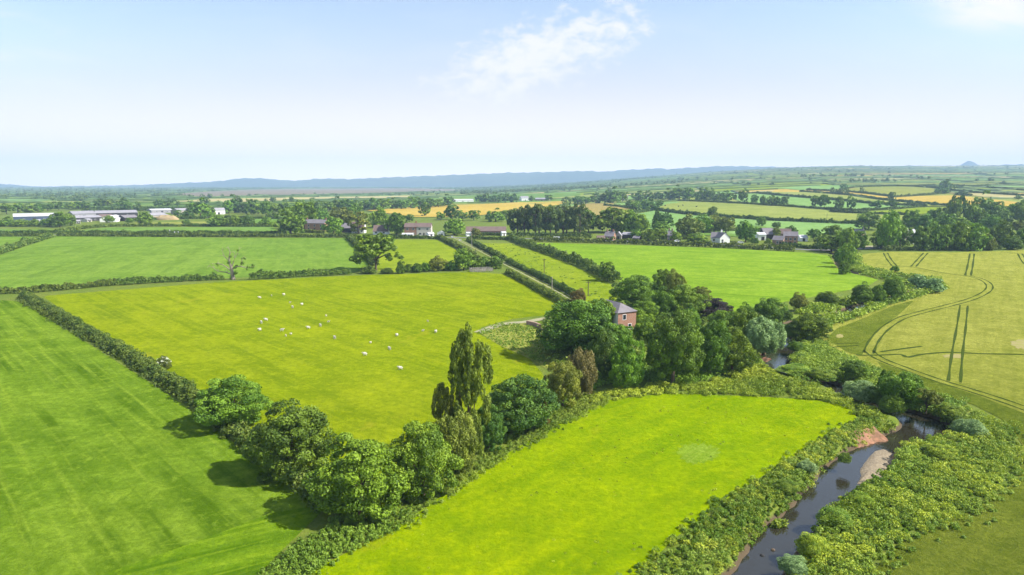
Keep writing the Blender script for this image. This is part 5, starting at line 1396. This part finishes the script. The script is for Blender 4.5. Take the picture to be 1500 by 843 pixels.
cover('bank_weeds', poly_points([(1040, 562), (1075, 545), (1110, 528), (1128, 540), (1140, 552), (1090, 566)], 1.5), 0.4, 0.9, 0.8, 0.18, 70, 'bank', 'weeds on the slope between the wood and the river pool')
cover('bank_grass', poly_points([(1296, 700), (1314, 672), (1318, 660), (1345, 648), (1336, 690), (1300, 712), (1286, 712)], 4.0, 0.1), 0.2, 0.5, 0.9, 0.11, 80, 'straw', 'short yellowish grass growing behind the gravel bar', 1.2, 2.2, 'grass')
# hummock edges of the near hedge
cover('hedge_bottom', poly_points([(28, 442), (36, 434), (120, 480), (240, 553), (350, 636), (452, 722), (490, 745), (474, 750), (400, 694), (300, 612), (180, 530)], 2.2), 0.3, 0.7, 1.0, 0.28, 18, 'hedge_dark', 'nettles and long grass at the foot of the browned hedge', 1.2, 1.8, 'weeds')
tu = empty('reed_clump', (*at_z(1140, 771, WATER_Z), WATER_Z), 0)
tag(tu, 'small bright green reed tuft standing in the river', 'reeds')
V, F, T = leaf_cloud(rng.normal(0, 0.28, (16, 3)) * np.array([1, 1, 0.3]) + np.array([0, 0, 0.25]), np.full(16, 0.3), 40, 0.16, rng.random(16), None, 1.5, 0.7, 2.6)
V[:, 2] = np.maximum(V[:, 2], 0.0)
link('leaves', np_mesh('reeds', V, F, tint=T), M['bank2'], tu)
for k, (x, y, lab) in enumerate([(1132, 806, 'small grey stone breaking the river surface near the reed tuft'), (1117, 814, 'weedy stone in the river closest to the bottom edge')]):
    bm = bmesh.new(); bmesh.ops.create_icosphere(bm, subdivisions=2, radius=0.22)
    for v in bm.verts: v.co *= 1 + 0.25 * float(wob(v.co.x * 9 + k * 3, v.co.y * 9 + v.co.z * 5)); v.co.z *= 0.6
    me = bpy.data.meshes.new('stone'); bm.to_mesh(me); bm.free()
    o = link('stone', me, M['tyre'] if k else M['bark']); q = at_z(x, y, WATER_Z); o.location = (q[0], q[1], WATER_Z); tag(o, lab, 'stone')
# ------------------------------------------------------------------ buildings
def house(name, label, cat, A, B, depth, wall_h, roof_h, wall='brick', roof='slate', ridge='x', chim=(), wins=(), doors=(), gwins=(), hip=0.0, over=0.35, group=None, pane='glass', frame='frame', wallR=None, zup=0.0):
    """A, B: photo pixels of the foot of the front wall; wins/doors (u 0..1, z, w, h) on the front, gwins on the end nearest B"""
    a, b = at(*A)[0], at(*B)[0]
    L = float(np.hypot(*(b - a))); ang = math.atan2(b[1] - a[1], b[0] - a[0])
    e = empty(name, (a[0], a[1], float(base_h(*((a + b) / 2))) - 0.1 + zup), ang)
    tag(e, label, cat, group)
    D, Hh, Rh = depth, wall_h, roof_h
    w = MB()
    if hip > 0:
        w.box(0, L, 0, D, 0, Hh)
    elif ridge == 'x':
        w.prism([(0, 0), (D, 0), (D, Hh), (D / 2, Hh + Rh - 0.05), (0, Hh)], 0, L, 'x')
    else:
        w.prism([(0, 0), (L, 0), (L, Hh), (L / 2, Hh + Rh - 0.05), (0, Hh)], 0, D, 'y')
    w.build('wall', M[wall], e)
    if wallR:
        q = MB(); q.box(L + 0.004, L + 0.06, 0.01, D - 0.01, 0, Hh - 0.02); q.build('gable_wall', M[wallR], e)
    r = MB(); o = over; t = 0.16
    if hip > 0:
        r.add([(-o, -o, Hh), (L + o, -o, Hh), (L + o, D + o, Hh), (-o, D + o, Hh), (hip, D / 2, Hh + Rh), (L - hip, D / 2, Hh + Rh)],
              [(0, 1, 5, 4), (1, 2, 5), (2, 3, 4, 5), (3, 0, 4), (3, 2, 1, 0)])
    else:
        S = D if ridge == 'x' else L
        k = Rh / (S / 2)
        prof = [(-o, Hh - o * k), (S / 2, Hh + Rh), (S + o, Hh - o * k), (S + o, Hh - o * k + t), (S / 2, Hh + Rh + t), (-o, Hh - o * k + t)]
        if ridge == 'x': r.prism(prof, -0.25, L + 0.25, 'x')
        else: r.prism(prof, -0.25, D + 0.25, 'y')
    ro = r.build('roof', M[roof], e)
    for u in chim:
        c = MB(); cx = 0.45 + u * (L - 0.9); cy_ = D / 2
        c.box(cx - 0.42, cx + 0.42, cy_ - 0.32, cy_ + 0.32, Hh + Rh - 0.7, Hh + Rh + 1.15)
        c.box(cx - 0.5, cx + 0.5, cy_ - 0.4, cy_ + 0.4, Hh + Rh + 1.15, Hh + Rh + 1.28)
        for s in (-0.2, 0.2): c.tube([(cx + s, cy_, Hh + Rh + 1.25), (cx + s, cy_, Hh + Rh + 1.6)], [0.12, 0.1], 7)
        c.build('chimney', M['brick' if wall in ('brick', 'cream') else 'stone' if wall == 'stone' else 'white'], ro)
    for (u, z, ww, wh) in wins:
        x = u * L
        f = MB(); f.box(x - ww / 2 - 0.09, x + ww / 2 + 0.09, -0.05, 0.06, z - 0.09, z + wh + 0.09)
        fo = f.build('window', M[frame], e)
        p = MB(); p.box(x - ww / 2, x - 0.03, -0.056, 0.02, z, z + wh); p.box(x + 0.03, x + ww / 2, -0.056, 0.02, z, z + wh)
        p.build('pane', M[pane], fo)
    for (u, z, ww, wh) in gwins:
        y = u * D; x1 = L + (0.06 if wallR else 0)
        f = MB(); f.box(x1 - 0.06, x1 + 0.05, y - ww / 2 - 0.09, y + ww / 2 + 0.09, z - 0.09, z + wh + 0.09)
        fo = f.build('window', M[frame], e)
        p = MB(); p.box(x1, x1 + 0.056, y - ww / 2, y + ww / 2, z, z + wh); p.build('pane', M[pane], fo)
    for (u, z, ww, wh) in doors:
        x = u * L
        dd = MB(); dd.box(x - ww / 2, x + ww / 2, -0.04, 0.05, max(z, 0), z + wh); dd.build('door', M['darkshed'], e)
    return e
W2 = lambda us, z, w_=1.1, h_=1.3: [(u, z, w_, h_) for u in us]
# the farmhouse in the wood: white front to the left, brick end to the right
house('farmhouse', 'farmhouse with white front and brick end wall among the tall trees', 'house', (866, 477.2), (904.5, 489), 5.6, 5.2, 1.9, 'white', 'slate', wallR='brick', hip=2.6,
      chim=(), wins=W2((0.3, 0.7), 3.3) + W2((0.35, 0.78), 0.9), gwins=[(0.35, 3.4, 0.9, 1.2), (0.65, 1.0, 0.9, 1.2)], doors=[(0.55, 0, 1.0, 2.0)])
house('outbuilding', 'low grey roofed outbuilding in shade beside the farmhouse', 'shed', (836, 474), (848, 476), 4.5, 2.4, 1.3, 'stone', 'slate', doors=[(0.4, 0, 1.0, 1.9)])
house('brick_house', 'red brick house with slate roof and two end chimneys between trees', 'house', (446.5, 338), (475.5, 338.5), 7.0, 6.0, 2.6, 'brick', 'slate', chim=(0, 1), wins=W2((0.2, 0.5, 0.82), 3.3, 1.2, 1.6) + W2((0.2, 0.82), 0.8, 1.2, 1.5), doors=[(0.5, 0, 1.1, 2.1)])
house('slate_barn', 'long low barn with bluish slate roof behind the white cottage', 'barn', (499, 341), (517, 341), 7.0, 3.6, 3.4, 'darkshed', 'slate', doors=[(0.4, 0, 2.4, 2.8)])
house('white_cottage', 'white cottage with steep dark roof, gable end and tall chimney', 'cottage', (515, 342), (533.5, 342), 7.4, 4.2, 4.0, 'white', 'brownroof', chim=(1,), wins=W2((0.2, 0.5, 0.82), 1.0, 1.2, 1.2), doors=[(0.35, 0, 0.9, 2.0)], gwins=[(0.5, 3.2, 0.9, 1.0)])
house('bungalow', 'small white bungalow with broad brown roof between cottage and terrace', 'bungalow', (546.5, 344), (568, 344), 8.5, 2.6, 4.0, 'white', 'brownroof', wins=W2((0.2, 0.72), 0.9, 1.6, 1.2), doors=[(0.48, 0, 1.0, 2.0)])
house('terrace_house', 'red brick half of the two storey pair of houses', 'house', (592.5, 345.5), (610, 345.5), 8.0, 6.3, 2.4, 'brick', 'brownroof', chim=(0.98,), wins=W2((0.25, 0.75), 4.1, 1.4, 1.3) + W2((0.3, 0.75), 0.8, 1.5, 1.3), doors=[(0.52, 0, 1.0, 2.0)])
house('terrace_house', 'pale pebbledashed half of the two storey pair of houses', 'house', (610.4, 345.5), (631.5, 345.5), 8.0, 6.3, 2.4, 'cream', 'brownroof', chim=(), wins=W2((0.2, 0.75), 4.1, 1.4, 1.3) + W2((0.25, 0.75), 0.8, 1.5, 1.3), doors=[(0.5, 0, 1.0, 2.0)])
house('conservatory', 'white glazed conservatory in front of the brick house half', 'conservatory', (589, 348), (605, 348), 2.8, 2.2, 0.7, 'white', 'whiteroof', wins=W2((0.15, 0.38, 0.62, 0.85), 0.7, 1.2, 1.2))
house('garden_shed', 'white shed directly beside the pebbledashed house half', 'shed', (628, 348), (636, 347.6), 3.5, 2.5, 0.9, 'white', 'whiteroof', doors=[(0.5, 0, 1.4, 2.0)])
house('garage', 'small white garage with shallow gable near the lane end', 'garage', (641, 346), (650.5, 346), 5.0, 2.4, 1.0, 'white', 'whiteroof', ridge='y', doors=[(0.65, 0, 1.6, 1.8)], wins=W2((0.25,), 0.9, 0.9, 0.8))
house('long_bungalow', 'long low terrace of bungalows with one brown roof', 'bungalow', (683, 345), (741, 345), 8.0, 3.2, 2.8, 'brick', 'brownroof', wins=W2((0.06, 0.34, 0.43, 0.55, 0.62, 0.78, 0.9), 0.9, 1.7, 1.3), doors=[(0.28, 0, 1.0, 2.0), (0.69, 0, 1.0, 2.0)])
house('caravan', 'white caravan parked at the near end of the long bungalow', 'caravan', (683.5, 346.5), (690, 346.3), 2.4, 2.5, 0.5, 'paintwhite', 'whiteroof', wins=W2((0.3, 0.75), 1.0, 0.9, 0.7))
house('lean_to', 'small white lean-to at the far end of the long bungalow', 'shed', (735.5, 346), (741.5, 345.8), 2.6, 2.3, 0.8, 'white', 'whiteroof', doors=[(0.5, 0, 1.0, 1.9)])
# cottages beside the plantation
house('brick_cottage', 'brick cottage with two chimneys beside the pine plantation', 'cottage', (885, 352), (898, 352.5), 6.0, 2.8, 2.8, 'brick', 'slate', chim=(0.1, 0.9), wins=W2((0.25, 0.75), 0.9), doors=[(0.5, 0, 0.9, 2.0)])
house('brick_shed', 'low orange brick outhouse in front of the brick cottage', 'shed', (875, 354), (886, 354), 3.5, 2.2, 1.4, 'brick', 'brownroof', doors=[(0.5, 0, 1.0, 1.8)])
house('grey_shed', 'small grey shed next to the brick cottage', 'shed', (901, 351), (910, 351.2), 5.0, 2.8, 2.2, 'wood', 'greyroof', ridge='y', doors=[(0.5, 0, 1.6, 2.2)])
house('open_barn', 'dark open fronted barn with pale curved roof', 'barn', (911, 350.5), (924, 351), 7.0, 3.2, 1.3, 'darkshed', 'greyroof', doors=[(0.3, 0, 2.2, 2.6), (0.72, 0, 2.2, 2.6)])
house('car_port', 'dark low carport with sloping grey roof beside open barn', 'carport', (926.5, 353), (936, 353.5), 4.0, 1.9, 1.2, 'darkshed', 'slate', doors=[(0.5, 0, 2.4, 1.7)])
house('stone_cottage', 'pinkish stone cottage half hidden by garden trees', 'cottage', (977.5, 354), (985, 354.2), 6.0, 4.2, 2.6, 'stone', 'slate', chim=(0.1, 0.9), wins=W2((0.3, 0.7), 2.6, 0.9, 1.1) + W2((0.3,), 0.7, 0.9, 1.1), doors=[(0.65, 0, 0.9, 2.0)])
house('white_cottage', 'white cottage with grey roof whose bright gable faces the field', 'cottage', (1054.5, 356.5), (1069, 356.2), 9.0, 3.3, 3.2, 'white', 'slate', ridge='y', chim=(0.5,), wins=W2((0.25, ), 1.0, 1.2, 1.3), doors=[(0.28, 0, 1.0, 2.0)])
house('cottage_wing', 'long dark roofed wing joined to the white cottage gable', 'cottage', (1041, 355.2), (1054.2, 355.6), 7.0, 3.0, 3.2, 'white', 'slate', wins=W2((0.35, 0.7), 1.0, 1.1, 1.2))
house('white_barn', 'small white walled barn beside the dark barn', 'barn', (1110.5, 352.5), (1122, 352.5), 8.0, 3.8, 1.2, 'white', 'whiteroof', doors=[(0.6, 0, 2.0, 2.4)])
house('dark_barn', 'dark open barn with slate blue roof behind the brick farmhouse', 'barn', (1119, 351), (1134, 351), 9.0, 3.6, 3.6, 'darkshed', 'slate', doors=[(0.6, 0, 3.6, 3.0)])
house('brick_barn', 'barn with purplish roof partly behind trees near the brick farmhouse', 'barn', (1140, 349.5), (1158, 350), 8.0, 3.4, 3.0, 'stone', 'brownroof', doors=[(0.5, 0, 2.4, 2.6)])
house('brick_farmhouse', 'brick farmhouse with pale slate roof below the barns', 'house', (1147, 358.6), (1168, 359.2), 6.5, 5.4, 2.3, 'brick', 'slate', wins=W2((0.2, 0.5, 0.82), 2.9, 1.2, 1.3) + W2((0.2, 0.82), 0.7, 1.2, 1.3), doors=[(0.5, 0, 1.0, 2.0)])
house('farm_wing', 'low dark roofed wing attached to the brick farmhouse', 'house', (1131, 358.5), (1146.6, 359.3), 6.0, 3.0, 2.2, 'stone', 'slate', wins=W2((0.5,), 0.9), doors=[(0.75, 0, 1.0, 2.0)])
house('white_shed', 'white roofed shed between the brick farmhouse and oak trees', 'shed', (1172, 354), (1183, 354), 5.0, 2.4, 1.6, 'white', 'whiteroof', doors=[(0.5, 0, 1.6, 2.0)])
sp_ = house('spired_house', 'tall narrow brick house with steep roof and pointed finial', 'house', (1260, 363), (1267.5, 362.5), 7.0, 6.2, 4.0, 'stone', 'greyroof', ridge='y', wins=W2((0.5,), 3.6, 0.9, 1.6) + W2((0.5,), 0.8, 0.9, 1.5))
b = MB(); b.tube([(1.9, 0.2, 9.9), (1.9, 0.2, 10.8), (1.9, 0.2, 12.6)], [0.3, 0.18, 0.03], 8); b.build('finial', M['greyroof'], sp_)
house('lodge', 'white walled lodge with brown roof at the edge of parkland', 'house', (1324, 358), (1339, 358), 8.0, 3.2, 3.0, 'white', 'brownroof', wins=W2((0.3, 0.75), 0.9), doors=[(0.5, 0, 1.0, 2.0)])
house('lodge_barn', 'pale roofed barn just behind the white lodge', 'barn', (1331, 351), (1343, 351), 8.0, 3.0, 3.4, 'white', 'whiteroof', doors=[(0.5, 0, 2.0, 2.4)])
# the farm sheds far to the left
FS = 'sheds of the far farm'
for nm, lab, A, B, d_, wh, rh, wl, rf in [
    ('long_shed', 'very long shed with white roof and dark blue wall', (20, 324), (80, 322.5), 22, 4.2, 2.6, 'navy', 'whiteroof'),
    ('grey_shed', 'grey shed behind the leafy tree at the end of the white shed', (107, 319), (141, 318), 24, 4.0, 2.6, 'greyroof', 'greyroof'),
    ('grey_shed', 'widest grey roofed shed in the middle of the farm', (141, 318), (202, 316.5), 26, 4.0, 2.4, 'darkshed', 'greyroof'),
    ('dark_shed', 'low dark walled shed with grey roof at the front of the farm', (108, 325), (150, 323.5), 14, 3.6, 1.8, 'darkshed', 'greyroof'),
    ('dark_shed', 'dark open shed in the centre front of the farm', (183, 324.5), (203, 323.5), 12, 3.6, 2.2, 'darkshed', 'slate'),
    ('white_barn', 'bright white barn facing out at the centre of the farm', (170, 325.5), (182, 323.5), 14, 3.4, 2.6, 'white', 'whiteroof'),
    ('brown_barn', 'barn with purplish brown roof between two farm trees', (150, 323.5), (168, 322.8), 14, 3.6, 2.4, 'stone', 'brownroof'),
    ('grey_barn', 'grey barn beside the tawny clamp of fodder', (222, 322), (246, 320.5), 14, 4.2, 2.2, 'wood', 'greyroof'),
    ('pale_shed', 'long pale roofed shed at the back of the farm', (222, 312.5), (253, 311.5), 16, 3.4, 1.6, 'greyroof', 'whiteroof'),
    ('grey_barn', 'grey walled barn standing beyond the farm near the white house', (262, 314.5), (283, 313.5), 14, 4.6, 2.4, 'wood', 'greyroof'),
    ('pale_shed', 'small pale shed in front of the long white roofed shed', (55, 327.5), (61, 327.2), 5, 2.6, 1.0, 'cream', 'greyroof'),
    ('pale_shed', 'little pale shed at the front of the low dark shed', (112, 328), (118, 327.8), 5, 2.4, 1.0, 'cream', 'greyroof'),
    ('pale_shed', 'tiny pale shed before the purplish barn of the far farm', (128, 325.5), (135, 325), 6, 2.2, 1.0, 'cream', 'greyroof'),
    ('white_house', 'white house against the dark wood beyond the farm', (311.5, 314.5), (330, 314), 9, 5.0, 2.6, 'white', 'greyroof'),
    ('white_barn', 'long white barn beyond the golden field', (662, 296.8), (694, 296.4), 18, 4.2, 2.2, 'white', 'whiteroof'),
    ('grey_house', 'greyish house between trees behind the golden field', (764, 294.8), (775, 294.4), 14, 6.0, 3.6, 'white', 'greyroof'),
    ('grey_shed', 'long low shed right of the greyish house behind the golden field', (784, 295), (803, 294.6), 14, 4.0, 2.4, 'stone', 'greyroof'),
    ('grey_house', 'house with grey roof half hidden behind the stubble field trees', (906, 294.5), (920, 294), 12, 6.0, 4.0, 'white', 'greyroof'),
]:
    house(nm, lab, nm.split('_')[1], A, B, d_, wh, rh, wl, rf, doors=[(0.5, 0, 2.6, min(2.6, wh - 0.6))], wins=[(0.25, 0.9, 1.3, 1.2), (0.75, 0.9, 1.3, 1.2)], group=FS)
hp = at(232, 322.5)[0]
bm = bmesh.new(); bmesh.ops.create_uvsphere(bm, u_segments=20, v_segments=10, radius=1)
for v in bm.verts: v.co.x *= 13; v.co.y *= 7; v.co.z = max(v.co.z, -0.05) * 4.6 * (1 + 0.15 * math.sin(v.co.x))
me = bpy.data.meshes.new('fodder_clamp'); bm.to_mesh(me); bm.free()
o = link('fodder_clamp', me, plain_mat('tawny fodder', (0.36, 0.27, 0.14), 0.95, 0.4, 0.4)); o.location = (hp[0] + 6, hp[1] + 4, float(base_h(*hp))); tag(o, 'tawny mound of fodder beside the grey farm barn', 'fodder heap')

# ------------------------------------------------------------------ vehicles
def van():
    p = at(813.5, 353.2)[0]
    e = empty('van', (p[0], p[1], float(base_h(*p)) + 0.14), R(-2)); tag(e, 'white panel van driving along the road by the pine plantation', 'van')
    b = MB(); b.prism([(-2.9, 0.45), (-2.95, 0.95), (-2.2, 1.25), (-1.5, 2.25), (-1.0, 2.5), (2.8, 2.55), (2.9, 2.4), (2.9, 0.45)], -1.0, 1.0, 'y')
    bd = b.build('body', M['paintwhite'], e)
    g_ = MB(); g_.box(-1.75, -0.75, -1.012, 1.012, 1.45, 2.1); g_.build('side_window', M['glass'], bd)
    g_ = MB(); g_.add([(-2.215, -0.8, 1.27), (-2.215, 0.8, 1.27), (-1.53, 0.8, 2.24), (-1.53, -0.8, 2.24)], [(0, 1, 2, 3)])
    ws = g_.build('windscreen', M['glass'], bd)
    for x in (-1.95, 1.85):
        for y in (-0.92, 0.92):
            w_ = MB(); w_.tube([(x, y - 0.13, 0.38), (x, y + 0.13, 0.38)], [0.38, 0.38], 16); wo_ = w_.build('wheel', M['tyre'], e)
            h_ = MB(); h_.tube([(x, y - 0.14, 0.38), (x, y + 0.14, 0.38)], [0.2, 0.2], 12); h_.build('hub', M['metalgrey'], wo_)
van()
def car(px, py, rz, label):
    p = at(px, py)[0]
    e = empty('car', (p[0], p[1], float(base_h(*p)) + 0.15), rz); tag(e, label, 'car')
    b = MB(); b.prism([(-2.1, 0.35), (-2.15, 0.75), (-1.2, 0.92), (-0.6, 1.42), (0.9, 1.45), (1.75, 0.95), (2.1, 0.85), (2.1, 0.35)], -0.85, 0.85, 'y'); bd = b.build('body', M['paintwhite'], e)
    g_ = MB(); g_.prism([(-1.0, 0.95), (-0.55, 1.36), (0.85, 1.38), (1.45, 0.97)], -0.862, 0.862, 'y'); g_.build('side_window', M['glass'], bd)
    for x in (-1.35, 1.3):
        for y in (-0.78, 0.78):
            w_ = MB(); w_.tube([(x, y - 0.1, 0.32), (x, y + 0.1, 0.32)], [0.32, 0.32], 14); w_.build('wheel', M['tyre'], e)
car(1084, 357.5, R(-3), 'white car parked beside the bright cottage gable')
car(991, 355.5, R(10), 'pale car parked in front of the garden bushes by the stone cottage')

# ------------------------------------------------------------------ poles, signs, pen, walls
def pole(px, yb, yt, label, arm=True, mat='pole', r=0.16):
    p, t = at(px, yb)
    h = (yb - yt) * t / 1000.0
    e = empty('utility_pole', (p[0], p[1], float(base_h(*p)))); tag(e, label, 'pole', 'poles along the lane')
    b = MB(); b.tube([(0, 0, -0.2), (0, 0, h * 0.6), (0, 0, h)], [r, r * 0.85, r * 0.7], 8); b.build('shaft', M[mat], e)
    if arm:
        a = MB(); a.box(-0.7, 0.7, -0.06, 0.06, h - 0.55, h - 0.4); ar = a.build('crossarm', M[mat], e)
        for x in (-0.6, 0.0, 0.6):
            i_ = MB(); i_.tube([(x, 0, h - 0.4), (x, 0, h - 0.2)], [0.07, 0.05], 6); i_.build('insulator', M['metalgrey'], ar)
pole(797, 403.5, 379, 'wooden pole with crossarm standing in the narrow paddock')
pole(808.5, 424.5, 405, 'pale wooden pole rising beside the lower lane', False, 'wood', 0.18)
pole(861.5, 434, 412, 'wooden pole at the near end of the narrow paddock')
pole(691, 366, 340, 'tall wooden pole by the upper lane below the long bungalow', False, 'wood', 0.14)
pole(697, 377, 365, 'short wooden pole in the lane hedge', False)
pole(674.5, 333, 319, 'pale pole against the trees behind the lane end', False, 'metalgrey', 0.13)
pole(563.5, 343, 327, 'thin pale pole in front of the small bungalow', False, 'metalgrey', 0.12)
pole(1211, 323, 313, 'thin pole standing out in the pale meadow', False, 'pole', 0.16)
pole(1110, 353, 343, 'thin dark pole at the corner of the white barn', False, 'pole', 0.13)
def post(px, yb, h, label, wd=0.5):
    p, t = at(px, yb)
    e = empty('road_sign', (p[0], p[1], float(base_h(*p)))); tag(e, label, 'sign')
    b = MB(); b.tube([(0, 0.03, 0), (0, 0.03, h)], [0.06, 0.06], 8); b.build('post', M['metalgrey'], e)
    b = MB(); b.box(-wd, wd, -0.05, -0.02, h - 0.8, h + 0.1); b.build('plate', M['white'], e)
post(249, 344.4, 3.6, 'white road sign nearest the far farm in the gap of the hedges', 0.35)
post(256, 344.4, 2.4, 'lower white road sign between two others in the hedge gap', 0.4)
post(261.5, 344.4, 2.6, 'small white road sign on the bungalow side of the hedge gap', 0.3)
post(662.5, 349.6, 1.6, 'white sign where the lane meets the road', 0.6)
post(674, 353.5, 1.2, 'low white sign beside the start of the lane', 0.7)
# sheep pen of weathered hurdles
pa, pb = at(692, 399.5)[0], at(722, 398)[0]
L_ = float(np.hypot(*(pb - pa)))
pen = empty('sheep_pen', (pa[0], pa[1], 0.06), math.atan2(pb[1] - pa[1], pb[0] - pa[0])); tag(pen, 'weathered wooden sheep pen at the top of the pasture', 'sheep pen')
def hurdle(x0, y0, x1, y1):
    b = MB(); n = max(1, int(math.hypot(x1 - x0, y1 - y0) / 0.9))
    P = lambda t: (x0 + (x1 - x0) * t, y0 + (y1 - y0) * t)
    for i in range(n + 1):
        a = P(i / n); b.tube([(a[0], a[1], 0), (a[0], a[1], 1.45)], [0.09, 0.08], 6)
    for z in (0.3, 0.6, 0.9, 1.2):
        a, c = P(0), P(1); b.tube([(a[0], a[1], z), (c[0], c[1], z)], [0.075, 0.075], 5)
    b.build('hurdle', M['wood'], pen)
hurdle(0, 0, L_ * 0.33, -0.5); hurdle(L_ * 0.33, -0.5, L_ * 0.66, 0.1); hurdle(L_ * 0.66, 0.1, L_, -0.2); hurdle(0, 0, 0.3, 5); hurdle(L_, -0.2, L_ - 0.2, 5); hurdle(0.3, 5, L_ - 0.2, 5); hurdle(L_ * 0.33, -0.5, L_ * 0.34, 5); hurdle(L_ * 0.66, 0.1, L_ * 0.66, 5)
# stone wall by the yard
wa = [at(772, 476)[0], at(785, 479)[0], at(800, 485)[0]]
b = MB()
for q0, q1 in zip(wa[:-1], wa[1:]):
    d = (q1 - q0) / np.linalg.norm(q1 - q0); n_v = np.array([-d[1], d[0]]) * 0.25
    q1e = q1 - d * 0.01
    pr = [q0 + n_v, q0 - n_v, q1e - n_v, q1e + n_v]
    b.add([(q[0], q[1], 0) for q in pr] + [(q[0], q[1], 1.1) for q in pr], [(0, 1, 2, 3), (4, 5, 6, 7), (0, 1, 5, 4), (1, 2, 6, 5), (2, 3, 7, 6), (3, 0, 4, 7)])
o = b.build('stone_wall', M['stone']); tag(o, 'low stone yard wall beside the pale track', 'wall')

# ------------------------------------------------------------------ sheep and cattle
def animal_mesh(name, s, mat, cow=False):
    """one continuous body grown over a skeleton"""
    J = [(0, 0, 0.62), (0.42, 0, 0.64), (-0.36, 0, 0.64), (0.60, 0, 0.80), (0.74, 0, 0.90), (0.92, 0, 0.82),
         (0.36, 0.15, 0.34), (0.37, 0.15, 0.0), (0.36, -0.15, 0.34), (0.37, -0.15, 0.0), (-0.34, 0.15, 0.36), (-0.37, 0.15, 0.0), (-0.34, -0.15, 0.36), (-0.37, -0.15, 0.0),
         (-0.52, 0, 0.60), (-0.56, 0, 0.40), (0.72, 0.16, 0.93), (0.72, -0.16, 0.93)]
    Rd = [0.31, 0.26, 0.28, 0.15, 0.13, 0.075, 0.08, 0.045, 0.08, 0.045, 0.09, 0.045, 0.09, 0.045, 0.07, 0.045, 0.035, 0.035]
    E = [(0, 1), (0, 2), (1, 3), (3, 4), (4, 5), (1, 6), (6, 7), (1, 8), (8, 9), (2, 10), (10, 11), (2, 12), (12, 13), (2, 14), (14, 15), (4, 16), (4, 17)]
    if cow: Rd = [r * (0.85 if i < 3 else 0.9) for i, r in enumerate(Rd)]
    me = bpy.data.meshes.new(name); me.from_pydata([(a * s, b_ * s, c * s) for a, b_, c in J], E, [])
    o = bpy.data.objects.new(name, me); COL.objects.link(o)
    md = o.modifiers.new('skin', 'SKIN'); sb = o.modifiers.new('sub', 'SUBSURF'); sb.levels = 1; sb.render_levels = 1
    for i, sv in enumerate(me.skin_vertices[0].data):
        sv.radius = (Rd[i] * s, Rd[i] * s); sv.use_root = (i == 0)
    dg = bpy.context.evaluated_depsgraph_get(); dg.update()
    m2 = bpy.data.meshes.new_from_object(o.evaluated_get(dg))
    bpy.data.objects.remove(o)
    m2.materials.clear(); m2.materials.append(M[mat])
    for p_ in m2.polygons: p_.use_smooth = True
    return m2
sheep_me = animal_mesh('sheep', 1.08, 'wool'); cow_me = animal_mesh('cow', 1.9, 'cowhide', True)
SHEEP = [(380.7, 438, 0, 'white sheep on the hedge side of the top group of three'), (398, 434.3, 1, 'small lamb in the middle of the top group of three'), (416, 433.3, 0, 'white sheep at the oak side of the top group of three'),
    (424.7, 444.6, 1, 'lamb just below the top group of three sheep'), (428.7, 452, 0, 'white sheep below the lamb under the top group'), (442.5, 447.8, 0, 'white sheep standing to the poplar side of the upper lamb'),
    (390, 470.5, 0, 'upper sheep of the close pair grazing near the browned hedge'), (383, 474.5, 0, 'lower sheep of the close pair grazing near the browned hedge'), (380.7, 485.2, 0, 'white sheep alone beneath the close pair'),
    (412.7, 486, 0, 'plump sheep directly above a small pair of lambs'), (419, 493.6, 1, 'larger lamb of the small pair below the plump sheep'), (426.5, 490.8, 1, 'tiny lamb of the small pair below the plump sheep'),
    (452, 482.4, 0, 'long bodied white sheep midway across the upper flock'), (469.5, 479.2, 0, 'white sheep below two lambs in the middle of the flock'), (478, 464, 1, 'upper of the two lambs in the middle of the flock'), (481, 473, 1, 'lower of the two lambs in the middle of the flock'),
    (490.5, 497.2, 0, 'white sheep alone between the upper flock and the lower sheep'), (543, 503.6, 1, 'lamb alone among the lower scattered sheep'), (534.8, 521.4, 0, 'sheep nearest the foreground trees but one, casting a dark shadow'),
    (570.8, 513.4, 0, 'white sheep in the centre of the lower scattered group'), (581.5, 493.2, 0, 'round sheep uppermost of the lower scattered group'), (619.3, 486.2, 1, 'lamb beside the sheep nearest the farmhouse wood'),
    (626.8, 472.2, 1, 'lamb highest on the slope toward the farmhouse wood'), (638.5, 488, 0, 'white sheep nearest the farmhouse wood'), (586.8, 542.3, 0, 'largest white sheep, lowest of all in the pasture')]
for k, (x, y, lamb, lab) in enumerate(SHEEP):
    p = at(x, y)[0]
    o = link('sheep', sheep_me); o.location = (p[0], p[1], 0.045); o.rotation_euler = (0, 0, (k * 2.1) % 6.28 if k % 3 else (0.2 if k % 2 else 3.3))
    s = 0.48 if lamb else 0.74
    o.scale = (s, s, s); tag(o, lab, 'lamb' if lamb else 'sheep', 'sheep in the pasture')
for k, (x, y, lab) in enumerate([(974, 303, 'dark cow nearest the two round trees on the pale meadow'), (994, 304, 'dark cow beside another in the middle of the pale meadow'), (1000.5, 302.5, 'dark cow uphill of its neighbour in the pale meadow'), (1020, 304.5, 'dark cow standing apart toward the lone oak on the pale meadow')]):
    p = at(x, y)[0]
    o = link('cow', cow_me); o.location = (p[0], p[1], float(base_h(*p)) + 0.55); o.rotation_euler = (0, 0, k * 1.9); tag(o, lab, 'cow', 'cattle on the pale meadow')
